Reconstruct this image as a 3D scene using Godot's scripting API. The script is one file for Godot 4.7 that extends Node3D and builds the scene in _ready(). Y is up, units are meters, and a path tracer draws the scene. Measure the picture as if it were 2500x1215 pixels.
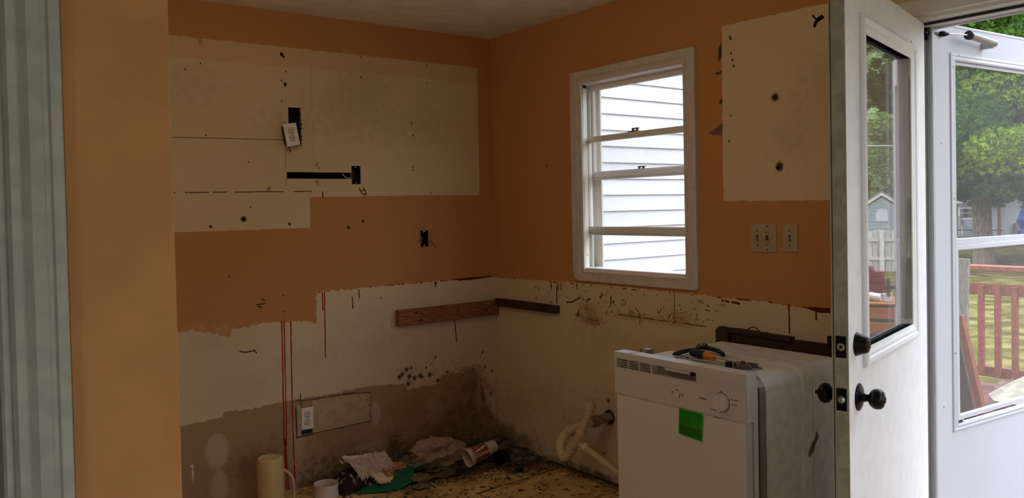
extends Node3D
# A stripped kitchen: back wall (z = 0), window wall (x = 0), floor y = 0; the camera stands in the dining area. Metres.

const CEIL := 2.44          # ceiling height
const OUT := 0.12           # thickness of the outer walls
const GROUND := -0.4        # lawn height
const JAMB_Z := 2.545       # hinge side of the entrance
var M := {}                 # materials
var rng := RandomNumberGenerator.new()

func _ready():
	rng.seed = 77
	# ---- camera
	var cam := Camera3D.new()
	cam.name = "camera"
	add_child(cam)
	cam.position = Vector3(-2.888, 1.416, 3.987)
	var yaw := deg_to_rad(37.178)
	var pitch := deg_to_rad(-1.231)
	var roll := deg_to_rad(-1.1967)
	var ahead := Vector3(sin(yaw), 0, -cos(yaw))
	var side := Vector3(cos(yaw), 0, sin(yaw))
	var f2 := ahead * cos(pitch) + Vector3.UP * sin(pitch)
	var u2 := Vector3.UP * cos(pitch) - ahead * sin(pitch)
	cam.basis = Basis(side * cos(roll) + u2 * sin(roll), u2 * cos(roll) - side * sin(roll), -f2)
	cam.projection = Camera3D.PROJECTION_FRUSTUM
	cam.keep_aspect = Camera3D.KEEP_HEIGHT
	cam.near = 0.05
	cam.far = 400.0
	cam.size = 0.05 * 1215.0 / 1981.557
	cam.frustum_offset = Vector2(0, 0.05 * -55.667 / 1981.557)
	cam.current = true
	# ---- sky and exposure: a bright overcast day
	var we := WorldEnvironment.new()
	we.name = "world_environment"
	var env := Environment.new()
	var sky := Sky.new()
	var sm := ProceduralSkyMaterial.new()
	sm.sky_top_color = Color(0.90, 0.94, 1.0)
	sm.sky_horizon_color = Color(0.96, 0.97, 1.0)
	sm.sky_curve = 0.2
	sm.sky_energy_multiplier = 1.0
	sm.ground_bottom_color = Color(0.36, 0.36, 0.27)
	sm.ground_horizon_color = Color(0.45, 0.45, 0.36)
	sky.sky_material = sm
	env.background_mode = Environment.BG_SKY
	env.sky = sky
	env.tonemap_mode = Environment.TONE_MAPPER_LINEAR
	env.tonemap_exposure = 6.0
	env.sdfgi_enabled = true
	env.ssao_enabled = true
	env.ssil_enabled = true
	we.environment = env
	add_child(we)

	make_materials()
	build_shell()
	build_window()
	build_entrance()
	build_wall_things()
	build_dishwasher()
	build_tools()
	build_drain()
	build_floor_litter()
	build_added_lamp()
	build_deck()
	build_yard()

# ================================================================ helpers: nodes
func numbered(parent: Node, called: String) -> String:
	if not parent.has_node(NodePath(called)):
		return called
	var i := 1
	while parent.has_node(NodePath("%s_%03d" % [called, i])):
		i += 1
	return "%s_%03d" % [called, i]

func place(called: String, mesh: Mesh, mat: Material, parent: Node = null, at := Transform3D.IDENTITY) -> MeshInstance3D:
	var p: Node = parent if parent else self
	var o := MeshInstance3D.new()
	o.name = numbered(p, called)
	o.mesh = mesh
	o.material_override = mat
	o.transform = at
	p.add_child(o, true)
	return o

func done(st: SurfaceTool) -> ArrayMesh:
	st.generate_normals()
	return st.commit()

func obj(called: String, st: SurfaceTool, mat: Material, parent: Node = null, at := Transform3D.IDENTITY) -> MeshInstance3D:
	return place(called, done(st), mat, parent, at)

func tag(o: Node, label: String, category := "", group := "", kind := "") -> Node:
	if label: o.set_meta("label", label)
	if category: o.set_meta("category", category)
	if group: o.set_meta("group", group)
	if kind: o.set_meta("kind", kind)
	return o

func thing(called: String, label: String, category: String, at := Transform3D.IDENTITY, group := "", kind := "") -> Node3D:
	var o := Node3D.new()
	o.name = numbered(self, called)
	add_child(o, true)
	o.transform = at
	tag(o, label, category, group, kind)
	return o

func copy_of(o: Node3D, at: Transform3D, label: String, group := "") -> Node3D:
	var c: Node3D = o.duplicate()
	c.name = numbered(self, String(o.name))
	add_child(c, true)
	c.transform = at
	c.set_meta("label", label)
	if group: c.set_meta("group", group)
	return c

func at(x: float, y: float, z: float, turn := 0.0) -> Transform3D:
	return Transform3D(Basis(Vector3.UP, turn), Vector3(x, y, z))

# ================================================================ helpers: meshes
func mb() -> SurfaceTool:
	var st := SurfaceTool.new()
	st.begin(Mesh.PRIMITIVE_TRIANGLES)
	st.set_smooth_group(-1)
	return st

func otri(st: SurfaceTool, a: Vector3, b: Vector3, c: Vector3, outward: Vector3):
	if (b - a).cross(c - a).dot(outward) > 0.0:
		st.add_vertex(a); st.add_vertex(c); st.add_vertex(b)
	else:
		st.add_vertex(a); st.add_vertex(b); st.add_vertex(c)

func oquad(st: SurfaceTool, a: Vector3, b: Vector3, c: Vector3, d: Vector3, outward: Vector3):
	otri(st, a, b, c, outward)
	otri(st, a, c, d, outward)

func uvquad(st: SurfaceTool, p: Array, uv: Array, outward: Vector3):
	var order := [0, 1, 2, 0, 2, 3]
	if (p[1] - p[0]).cross(p[2] - p[0]).dot(outward) > 0.0:
		order = [0, 2, 1, 0, 3, 2]
	for i in order:
		st.set_uv(uv[i])
		st.add_vertex(p[i])

# box between two corners, edges chamfered by bev
func box(st: SurfaceTool, lo: Vector3, hi: Vector3, bev := 0.0, xf := Transform3D.IDENTITY):
	st.set_smooth_group(-1)
	var c := (lo + hi) * 0.5
	var h := (hi - lo).abs() * 0.5
	var b := minf(bev, minf(h.x, minf(h.y, h.z)) * 0.95)
	for a in 3:
		var u := (a + 1) % 3
		var v := (a + 2) % 3
		for s in [-1.0, 1.0]:
			var q := []
			for k in [[-1, -1], [1, -1], [1, 1], [-1, 1]]:
				var w := Vector3.ZERO
				w[a] = s * h[a]
				w[u] = k[0] * (h[u] - b)
				w[v] = k[1] * (h[v] - b)
				q.append(xf * (c + w))
			var n := Vector3.ZERO
			n[a] = s
			oquad(st, q[0], q[1], q[2], q[3], xf.basis * n)
	if b <= 0.0:
		return
	for a in 3:            # edges along axis a
		var u := (a + 1) % 3
		var v := (a + 2) % 3
		for su in [-1.0, 1.0]:
			for sv in [-1.0, 1.0]:
				var q := []
				for k in [[-1, 0], [1, 0], [1, 1], [-1, 1]]:
					var w := Vector3.ZERO
					w[a] = k[0] * (h[a] - b)
					w[u] = su * (h[u] - (b if k[1] == 1 else 0.0))
					w[v] = sv * (h[v] - (0.0 if k[1] == 1 else b))
					q.append(xf * (c + w))
				var n := Vector3.ZERO
				n[u] = su
				n[v] = sv
				oquad(st, q[0], q[1], q[2], q[3], xf.basis * n)
	for sx in [-1.0, 1.0]:
		for sy in [-1.0, 1.0]:
			for sz in [-1.0, 1.0]:
				var s := Vector3(sx, sy, sz)
				var q := []
				for a in 3:
					var w := s * (h - Vector3(b, b, b))
					w[a] = s[a] * h[a]
					q.append(xf * (c + w))
				otri(st, q[0], q[1], q[2], xf.basis * s)

func boxed(lo: Vector3, hi: Vector3, bev := 0.0, xf := Transform3D.IDENTITY) -> SurfaceTool:
	var st := mb()
	box(st, lo, hi, bev, xf)
	return st

# a bar from a to b, w wide across `flat`, t thick
func bar(st: SurfaceTool, a: Vector3, b: Vector3, w: float, t: float, up := Vector3.UP, bev := 0.0):
	var x := (b - a).normalized()
	var z := x.cross(up).normalized()
	var y := z.cross(x)
	box(st, Vector3(0, -w / 2, -t / 2), Vector3(a.distance_to(b), w / 2, t / 2), bev, Transform3D(Basis(x, y, z), a))

# tube through points; radius is a number or an array
func tube(st: SurfaceTool, pts: Array, r, n := 10, cap := true):
	var up := Vector3.UP
	var d0: Vector3 = (pts[1] - pts[0]).normalized()
	if absf(d0.dot(up)) > 0.9:
		up = Vector3.RIGHT
	var rings := []
	var u := d0.cross(up).normalized()
	for i in pts.size():
		var d: Vector3 = (pts[mini(i + 1, pts.size() - 1)] - pts[maxi(i - 1, 0)]).normalized()
		u = (u - d * u.dot(d)).normalized()
		var v := d.cross(u)
		var rr: float = r[i] if r is Array else r
		var ring := []
		for k in n:
			var t := TAU * k / n
			ring.append(pts[i] + (u * cos(t) + v * sin(t)) * rr)
		rings.append(ring)
	st.set_smooth_group(1)
	for i in pts.size() - 1:
		for k in n:
			var k2 := (k + 1) % n
			var mid: Vector3 = (rings[i][k] + rings[i][k2] + rings[i + 1][k] + rings[i + 1][k2]) / 4.0
			oquad(st, rings[i][k], rings[i][k2], rings[i + 1][k2], rings[i + 1][k], mid - (pts[i] + pts[i + 1]) * 0.5)
	st.set_smooth_group(-1)
	if cap:
		for e in [0, pts.size() - 1]:
			var out: Vector3 = pts[e] - pts[1 if e == 0 else e - 1]
			for k in n:
				otri(st, pts[e], rings[e][k], rings[e][(k + 1) % n], out)

# profile of (radius, height) turned about y; sharp bends stay sharp
func lathe(st: SurfaceTool, prof: Array, n := 24, xf := Transform3D.IDENTITY, closed := false):
	var g := 1
	var m := prof.size() if closed else prof.size() - 1
	for i in m:
		var a: Vector2 = prof[i]
		var b: Vector2 = prof[(i + 1) % prof.size()]
		if a.distance_to(b) < 1e-6: continue
		if i > 0:
			var d0: Vector2 = (a - prof[i - 1]).normalized()
			if d0.dot((b - a).normalized()) < 0.8:
				g += 1
		st.set_smooth_group(g)
		var out2 := Vector2((b - a).y, -(b - a).x)
		for k in n:
			var t0 := TAU * k / n
			var t1 := TAU * (k + 1) / n
			var e0 := Vector3(cos(t0), 0, sin(t0))
			var e1 := Vector3(cos(t1), 0, sin(t1))
			var em := (e0 + e1).normalized()
			var o := xf.basis * (em * out2.x + Vector3.UP * out2.y)
			var p0 := xf * (e0 * a.x + Vector3.UP * a.y)
			var p1 := xf * (e1 * a.x + Vector3.UP * a.y)
			var p2 := xf * (e1 * b.x + Vector3.UP * b.y)
			var p3 := xf * (e0 * b.x + Vector3.UP * b.y)
			if a.x < 1e-6: otri(st, p0, p2, p3, o)
			elif b.x < 1e-6: otri(st, p0, p1, p2, o)
			else: oquad(st, p0, p1, p2, p3, o)
	st.set_smooth_group(-1)

# polygon in x-y, pushed from z = 0 to z = depth
func prism(st: SurfaceTool, poly: PackedVector2Array, depth: float, xf := Transform3D.IDENTITY):
	st.set_smooth_group(-1)
	var area := 0.0
	var n := poly.size()
	for i in n:
		area += poly[i].cross(poly[(i + 1) % n])
	var idx := Geometry2D.triangulate_polygon(poly)
	for z in [0.0, depth]:
		var out := xf.basis * Vector3(0, 0, (-1.0 if z == 0.0 else 1.0) * signf(depth))
		for i in range(0, idx.size(), 3):
			var t := []
			for k in 3:
				t.append(xf * Vector3(poly[idx[i + k]].x, poly[idx[i + k]].y, z))
			otri(st, t[0], t[1], t[2], out)
	for i in n:
		var a := poly[i]
		var b := poly[(i + 1) % n]
		var o := Vector2((b - a).y, -(b - a).x) * signf(area)
		oquad(st, xf * Vector3(a.x, a.y, 0), xf * Vector3(b.x, b.y, 0), xf * Vector3(b.x, b.y, depth), xf * Vector3(a.x, a.y, depth), xf.basis * Vector3(o.x, o.y, 0))

# a mitred frame round a rectangle of the x-y plane: profile of (distance outward from the inner edge, height along z)
func mitred(st: SurfaceTool, lo: Vector2, hi: Vector2, prof: Array, xf := Transform3D.IDENTITY):
	var corner := [Vector2(lo.x, lo.y), Vector2(hi.x, lo.y), Vector2(hi.x, hi.y), Vector2(lo.x, hi.y)]
	var dir := [Vector2(-1, -1), Vector2(1, -1), Vector2(1, 1), Vector2(-1, 1)]
	st.set_smooth_group(-1)
	for s in 4:
		var t := (s + 1) % 4
		for i in prof.size() - 1:
			var a: Vector2 = prof[i]
			var b: Vector2 = prof[i + 1]
			var p0: Vector2 = corner[s] + dir[s] * a.x
			var p1: Vector2 = corner[t] + dir[t] * a.x
			var p2: Vector2 = corner[t] + dir[t] * b.x
			var p3: Vector2 = corner[s] + dir[s] * b.x
			var side: Vector2 = (dir[s] + dir[t]) * 0.5
			var o := Vector3(side.x * -(b.y - a.y), side.y * -(b.y - a.y), (b.x - a.x))
			oquad(st, xf * Vector3(p0.x, p0.y, a.y), xf * Vector3(p1.x, p1.y, a.y), xf * Vector3(p2.x, p2.y, b.y), xf * Vector3(p3.x, p3.y, b.y), xf.basis * o)

# a grid surface from f(u, v); thick > 0 gives it a second face and a rim
func sheet(st: SurfaceTool, nu: int, nv: int, f: Callable, thick := 0.0, group := 1):
	var p := []
	for i in nu + 1:
		var row := []
		for j in nv + 1:
			row.append(f.call(float(i) / nu, float(j) / nv))
		p.append(row)
	var nrm := func(i: int, j: int) -> Vector3:
		var du: Vector3 = p[mini(i + 1, nu)][j] - p[maxi(i - 1, 0)][j]
		var dv: Vector3 = p[i][mini(j + 1, nv)] - p[i][maxi(j - 1, 0)]
		var n := dv.cross(du).normalized()
		return n if n.length() > 0.1 else Vector3.UP
	var q := []
	if thick > 0.0:
		for i in nu + 1:
			var row := []
			for j in nv + 1:
				row.append(p[i][j] - nrm.call(i, j) * thick)
			q.append(row)
	for i in nu:
		for j in nv:
			var o: Vector3 = nrm.call(i, j)
			st.set_smooth_group(group)
			oquad(st, p[i][j], p[i + 1][j], p[i + 1][j + 1], p[i][j + 1], o)
			if thick > 0.0:
				st.set_smooth_group(group + 1)
				oquad(st, q[i][j], q[i + 1][j], q[i + 1][j + 1], q[i][j + 1], -o)
	if thick > 0.0:
		st.set_smooth_group(-1)
		for i in nu:
			for j in [0, nv]:
				oquad(st, p[i][j], p[i + 1][j], q[i + 1][j], q[i][j], p[i][j] - p[i][1 if j == 0 else nv - 1])
		for j in nv:
			for i in [0, nu]:
				oquad(st, p[i][j], p[i][j + 1], q[i][j + 1], q[i][j], p[i][j] - p[1 if i == 0 else nu - 1][j])
	st.set_smooth_group(-1)

# a lumpy ball: radius varies with noise
func lump(st: SurfaceTool, c: Vector3, r: Vector3, noise: FastNoiseLite, amount := 0.3, nu := 18, nv := 12, flat_y := -1e9, group := 1):
	st.set_smooth_group(group)
	var p := []
	for i in nv + 1:
		var row := []
		var th := PI * i / nv
		for j in nu:
			var ph := TAU * j / nu
			var d := Vector3(sin(th) * cos(ph), cos(th), sin(th) * sin(ph))
			var k := 1.0 + amount * noise.get_noise_3dv(d * 100.0 + c * 300.0)
			var w := c + d * r * k
			w.y = maxf(w.y, flat_y)
			row.append(w)
		p.append(row)
	for i in nv:
		for j in nu:
			var j2 := (j + 1) % nu
			var mid: Vector3 = (p[i][j] + p[i + 1][j2]) * 0.5
			if i == 0: otri(st, p[0][0], p[1][j], p[1][j2], mid - c)
			elif i == nv - 1: otri(st, p[i][j], p[i][j2], p[nv][0], mid - c)
			else: oquad(st, p[i][j], p[i][j2], p[i + 1][j2], p[i + 1][j], mid - c)
	st.set_smooth_group(-1)

func fnl(freq: float, s := 1, octaves := 3) -> FastNoiseLite:
	var n := FastNoiseLite.new()
	n.seed = s
	n.frequency = freq
	n.fractal_octaves = octaves
	return n

func curve(pts: Array, steps := 6) -> Array:       # Catmull-Rom through points
	var out := []
	for i in pts.size() - 1:
		var a: Vector3 = pts[maxi(i - 1, 0)]
		var b: Vector3 = pts[i]
		var c: Vector3 = pts[i + 1]
		var d: Vector3 = pts[mini(i + 2, pts.size() - 1)]
		for k in steps:
			out.append(b.cubic_interpolate(c, a, d, float(k) / steps))
	out.append(pts[-1])
	return out

func letters(words: String, size: float, mat: Material, parent: Node, xf: Transform3D, called := "lettering", bold := true, serif := false) -> MeshInstance3D:
	var t := TextMesh.new()
	var f := SystemFont.new()
	f.font_names = PackedStringArray(["Droid Serif" if serif else "Droid Sans"])
	f.font_weight = 700 if bold else 400
	t.font = f
	t.text = words
	t.font_size = 48
	t.pixel_size = size / 35.0
	t.depth = 0.0006
	return place(called, t, mat, parent, xf)

# ================================================================ helpers: materials
func paint(c: Color, rough := 0.75, metal := 0.0, spec := 0.5) -> StandardMaterial3D:
	var m := StandardMaterial3D.new()
	m.albedo_color = c
	m.roughness = rough
	m.metallic = metal
	m.metallic_specular = spec
	return m

func noise_tex(freq: float, lo: Color, hi: Color, s := 1, size := 256, kind := FastNoiseLite.TYPE_SIMPLEX_SMOOTH, octaves := 4, mid := -1.0) -> NoiseTexture2D:
	var t := NoiseTexture2D.new()
	t.width = size
	t.height = size
	t.seamless = true
	var n := fnl(freq, s, octaves)
	n.noise_type = kind
	t.noise = n
	var g := Gradient.new()
	g.set_color(0, lo)
	g.set_color(1, hi)
	if mid > 0.0:
		g.set_offset(0, mid - 0.18)
		g.set_offset(1, mid + 0.18)
	t.color_ramp = g
	return t

func mottled(c: Color, spread: float, scale: Vector3, s := 1, rough := 0.8, freq := 0.03) -> StandardMaterial3D:
	var m := paint(Color.WHITE, rough)
	m.albedo_texture = noise_tex(freq, c.darkened(spread), c.lightened(spread * 0.6), s, 256, FastNoiseLite.TYPE_SIMPLEX_SMOOTH, 4, 0.5)
	m.uv1_triplanar = true
	m.uv1_scale = scale
	return m

func make_materials():
	M.white = paint(Color(0.80, 0.79, 0.76), 0.45)
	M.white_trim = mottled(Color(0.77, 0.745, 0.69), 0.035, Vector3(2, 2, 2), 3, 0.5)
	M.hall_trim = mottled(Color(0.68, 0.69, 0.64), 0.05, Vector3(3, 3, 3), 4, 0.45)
	M.vinyl = paint(Color(0.86, 0.85, 0.82), 0.4)
	M.vinyl_gray = paint(Color(0.66, 0.68, 0.67), 0.4)
	M.door = mottled(Color(0.92, 0.92, 0.92), 0.02, Vector3(1.5, 1.5, 1.5), 5, 0.4)
	M.storm = paint(Color(0.75, 0.75, 0.78), 0.35)
	M.aluminium = paint(Color(0.66, 0.67, 0.69), 0.45, 0.25)
	M.steel = paint(Color(0.62, 0.62, 0.60), 0.25, 1.0)
	M.chrome = paint(Color(0.80, 0.80, 0.80), 0.15, 1.0)
	M.dark_steel = paint(Color(0.23, 0.22, 0.20), 0.4, 0.8)
	M.black_metal = paint(Color(0.035, 0.033, 0.035), 0.35, 0.6)
	M.black = paint(Color(0.025, 0.025, 0.025), 0.6)
	M.black_plastic = paint(Color(0.03, 0.03, 0.032), 0.45)
	M.ink = paint(Color(0.10, 0.09, 0.08), 0.7)
	M.copper = paint(Color(0.55, 0.30, 0.16), 0.4, 0.9)
	M.wire_white = paint(Color(0.72, 0.70, 0.66), 0.5)
	M.wire_brown = paint(Color(0.35, 0.12, 0.05), 0.5)
	M.plate = paint(Color(0.82, 0.79, 0.74), 0.35)
	M.plate_dull = paint(Color(0.64, 0.57, 0.46), 0.5)
	M.ivory = paint(Color(0.74, 0.69, 0.62), 0.4)
	M.groove = paint(Color(0.16, 0.13, 0.10), 0.8)
	M.drywall = mottled(Color(0.64, 0.56, 0.43), 0.05, Vector3(2, 2, 2), 8, 0.9)
	M.gypsum = mottled(Color(0.62, 0.57, 0.50), 0.15, Vector3(6, 6, 6), 9, 0.95)
	M.cavity = paint(Color(0.09, 0.07, 0.06), 0.95)
	M.lumber = wood(Color(0.55, 0.34, 0.17), Color(0.40, 0.22, 0.10), Vector3(1.5, 24, 24), 11)
	M.lumber_dark = wood(Color(0.26, 0.15, 0.08), Color(0.15, 0.08, 0.045), Vector3(24, 24, 1.5), 12)
	M.lumber_old = wood(Color(0.29, 0.19, 0.12), Color(0.17, 0.10, 0.06), Vector3(24, 24, 1.5), 13)
	M.glass = paint(Color(1, 1, 1, 0.04), 0.0)
	M.glass.transparency = BaseMaterial3D.TRANSPARENCY_ALPHA
	M.storm_glass = M.glass.duplicate()
	M.storm_glass.metallic_specular = 0.24
	M.dw_white = paint(Color(0.77, 0.765, 0.74), 0.42)
	M.dw_panel = paint(Color(0.73, 0.72, 0.69), 0.42)
	M.dw_tub = mottled(Color(0.84, 0.84, 0.81), 0.05, Vector3(2, 2, 2), 15, 0.55)
	M.rubber = paint(Color(0.05, 0.05, 0.05), 0.7)
	M.pvc = mottled(Color(0.76, 0.68, 0.54), 0.05, Vector3(8, 8, 8), 17, 0.4)
	M.pvc_dirty = mottled(Color(0.52, 0.42, 0.30), 0.18, Vector3(5, 5, 5), 18, 0.6)
	M.cream_plastic = paint(Color(0.74, 0.65, 0.48), 0.4)
	M.white_plastic = paint(Color(0.78, 0.74, 0.70), 0.4)

func wood(a: Color, b: Color, scale: Vector3, s: int, rough := 0.8) -> StandardMaterial3D:
	var m := paint(Color.WHITE, rough)
	m.albedo_texture = noise_tex(0.02, b, a, s, 256, FastNoiseLite.TYPE_SIMPLEX_SMOOTH, 5, 0.5)
	m.uv1_triplanar = true
	m.uv1_scale = scale
	return m

# ================================================================ painted walls
# An image laid over part of a wall, in the wall's own metres: paint edges, plaster patches, stains, drips, mould.
class Canvas:
	var im: Image
	var u0: float
	var v0: float
	var su: float
	var sv: float
	var w: int
	var h: int
	var r := RandomNumberGenerator.new()
	var nz := FastNoiseLite.new()
	func _init(a: Vector2, b: Vector2, pw: int, ph: int, base: Color):
		im = Image.create_empty(pw, ph, false, Image.FORMAT_RGB8)
		im.fill(base)
		u0 = a.x
		v0 = a.y
		w = pw
		h = ph
		su = pw / (b.x - a.x)
		sv = ph / (b.y - a.y)
		r.seed = 5
		nz.seed = 3
		nz.frequency = 0.09
		nz.fractal_octaves = 3
	func px(p: Vector2) -> Vector2:
		return Vector2((p.x - u0) * su, h - (p.y - v0) * sv)
	func fill(pts: Array, col: Color, rough := 0.0, step := 0.012):
		var q := PackedVector2Array()
		var n := pts.size()
		for i in n:
			var a: Vector2 = pts[i]
			var b: Vector2 = pts[(i + 1) % n]
			var k := maxi(1, int(a.distance_to(b) / step)) if rough > 0.0 else 1
			var nor := (b - a).orthogonal().normalized()
			for j in k:
				var e := a.lerp(b, float(j) / k)
				if rough > 0.0 and j > 0:
					e += nor * (nz.get_noise_2d(e.x * 400.0, e.y * 400.0) * rough * 1.6 + r.randf_range(-rough, rough) * 0.35)
				q.append(px(e))
		var lo := h
		var hi := 0
		for e in q:
			lo = mini(lo, int(e.y))
			hi = maxi(hi, int(e.y) + 1)
		for y in range(maxi(lo, 0), mini(hi + 1, h)):
			var xs := []
			var yy := y + 0.5
			for i in q.size():
				var a := q[i]
				var b := q[(i + 1) % q.size()]
				if (a.y <= yy) != (b.y <= yy):
					xs.append(a.x + (yy - a.y) / (b.y - a.y) * (b.x - a.x))
			xs.sort()
			for i in range(0, xs.size() - 1, 2):
				im.fill_rect(Rect2i(int(round(xs[i])), y, maxi(1, int(round(xs[i + 1])) - int(round(xs[i]))), 1), col)
	func blot(c: Vector2, rx: float, ry: float, col: Color, alpha: float, grain := 0.5, soft := 0.6, freq := 1.0):
		var p := px(c)
		var wx := rx * su
		var wy := ry * sv
		var sd := r.randf() * 900.0
		for y in range(maxi(0, int(p.y - wy * 1.5)), mini(h, int(p.y + wy * 1.5) + 1)):
			for x in range(maxi(0, int(p.x - wx * 1.5)), mini(w, int(p.x + wx * 1.5) + 1)):
				var d := Vector2((x - p.x) / wx, (y - p.y) / wy).length()
				d += nz.get_noise_2d(x * freq + sd, y * freq) * grain * 1.4
				if d < 1.0:
					var k := alpha * clampf((1.0 - d) / soft, 0.0, 1.0)
					im.set_pixel(x, y, im.get_pixel(x, y).lerp(col, k))
	func dot(c: Vector2, rad: float, col: Color):
		blot(c, rad, rad * r.randf_range(0.8, 1.3), col, 0.95, 0.35, 0.5, 2.0)
	func stroke(pts: Array, width: float, col: Color, alpha := 1.0, ragged := 0.0):
		for i in pts.size() - 1:
			var a := px(pts[i])
			var b := px(pts[i + 1])
			var n := maxi(1, int(a.distance_to(b)))
			for k in n + 1:
				var p := a.lerp(b, float(k) / n)
				if ragged > 0.0 and nz.get_noise_2d(p.x * 0.13, p.y * 0.13 + 50.0) < ragged - 0.5:
					continue
				var hw := width * su * 0.5
				for x in range(int(p.x - hw), int(p.x + hw) + 1):
					for y in range(int(p.y - hw), int(p.y + hw) + 1):
						if x >= 0 and y >= 0 and x < w and y < h and Vector2(x + 0.5 - p.x, y + 0.5 - p.y).length() < hw + 0.5:
							im.set_pixel(x, y, im.get_pixel(x, y).lerp(col, alpha))
	func material(s: int) -> StandardMaterial3D:
		var m := StandardMaterial3D.new()
		m.albedo_texture = ImageTexture.create_from_image(im)
		m.roughness = 0.85
		m.metallic_specular = 0.25
		m.texture_repeat = false
		m.detail_enabled = true
		m.detail_blend_mode = BaseMaterial3D.BLEND_MODE_MUL
		m.detail_uv_layer = BaseMaterial3D.DETAIL_UV_2
		var t := NoiseTexture2D.new()
		t.width = 512
		t.height = 512
		t.seamless = true
		var n := FastNoiseLite.new()
		n.seed = s
		n.frequency = 0.012
		n.fractal_octaves = 6
		n.fractal_gain = 0.62
		t.noise = n
		var g := Gradient.new()
		g.set_color(0, Color(0.86, 0.85, 0.84))
		g.set_color(1, Color(1, 1, 1))
		t.color_ramp = g
		m.detail_albedo = t
		m.uv2_triplanar = true
		m.uv2_scale = Vector3(0.9, 0.9, 0.9)
		return m

const ORANGE := Color(0.76, 0.545, 0.34)
const CREAM := Color(0.855, 0.775, 0.635)
const BEIGE := Color(0.83, 0.765, 0.64)
const PRIMER := Color(0.85, 0.78, 0.655)
const BARE := Color(0.66, 0.56, 0.42)
const MUD := Color(0.78, 0.70, 0.60)
const MOULD := Color(0.17, 0.13, 0.075)
const RED := Color(0.58, 0.09, 0.03)
const RUST := Color(0.40, 0.16, 0.07)

func v2s(flat: Array) -> Array:
	var out := []
	for i in range(0, flat.size(), 2):
		out.append(Vector2(flat[i], flat[i + 1]))
	return out

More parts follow.
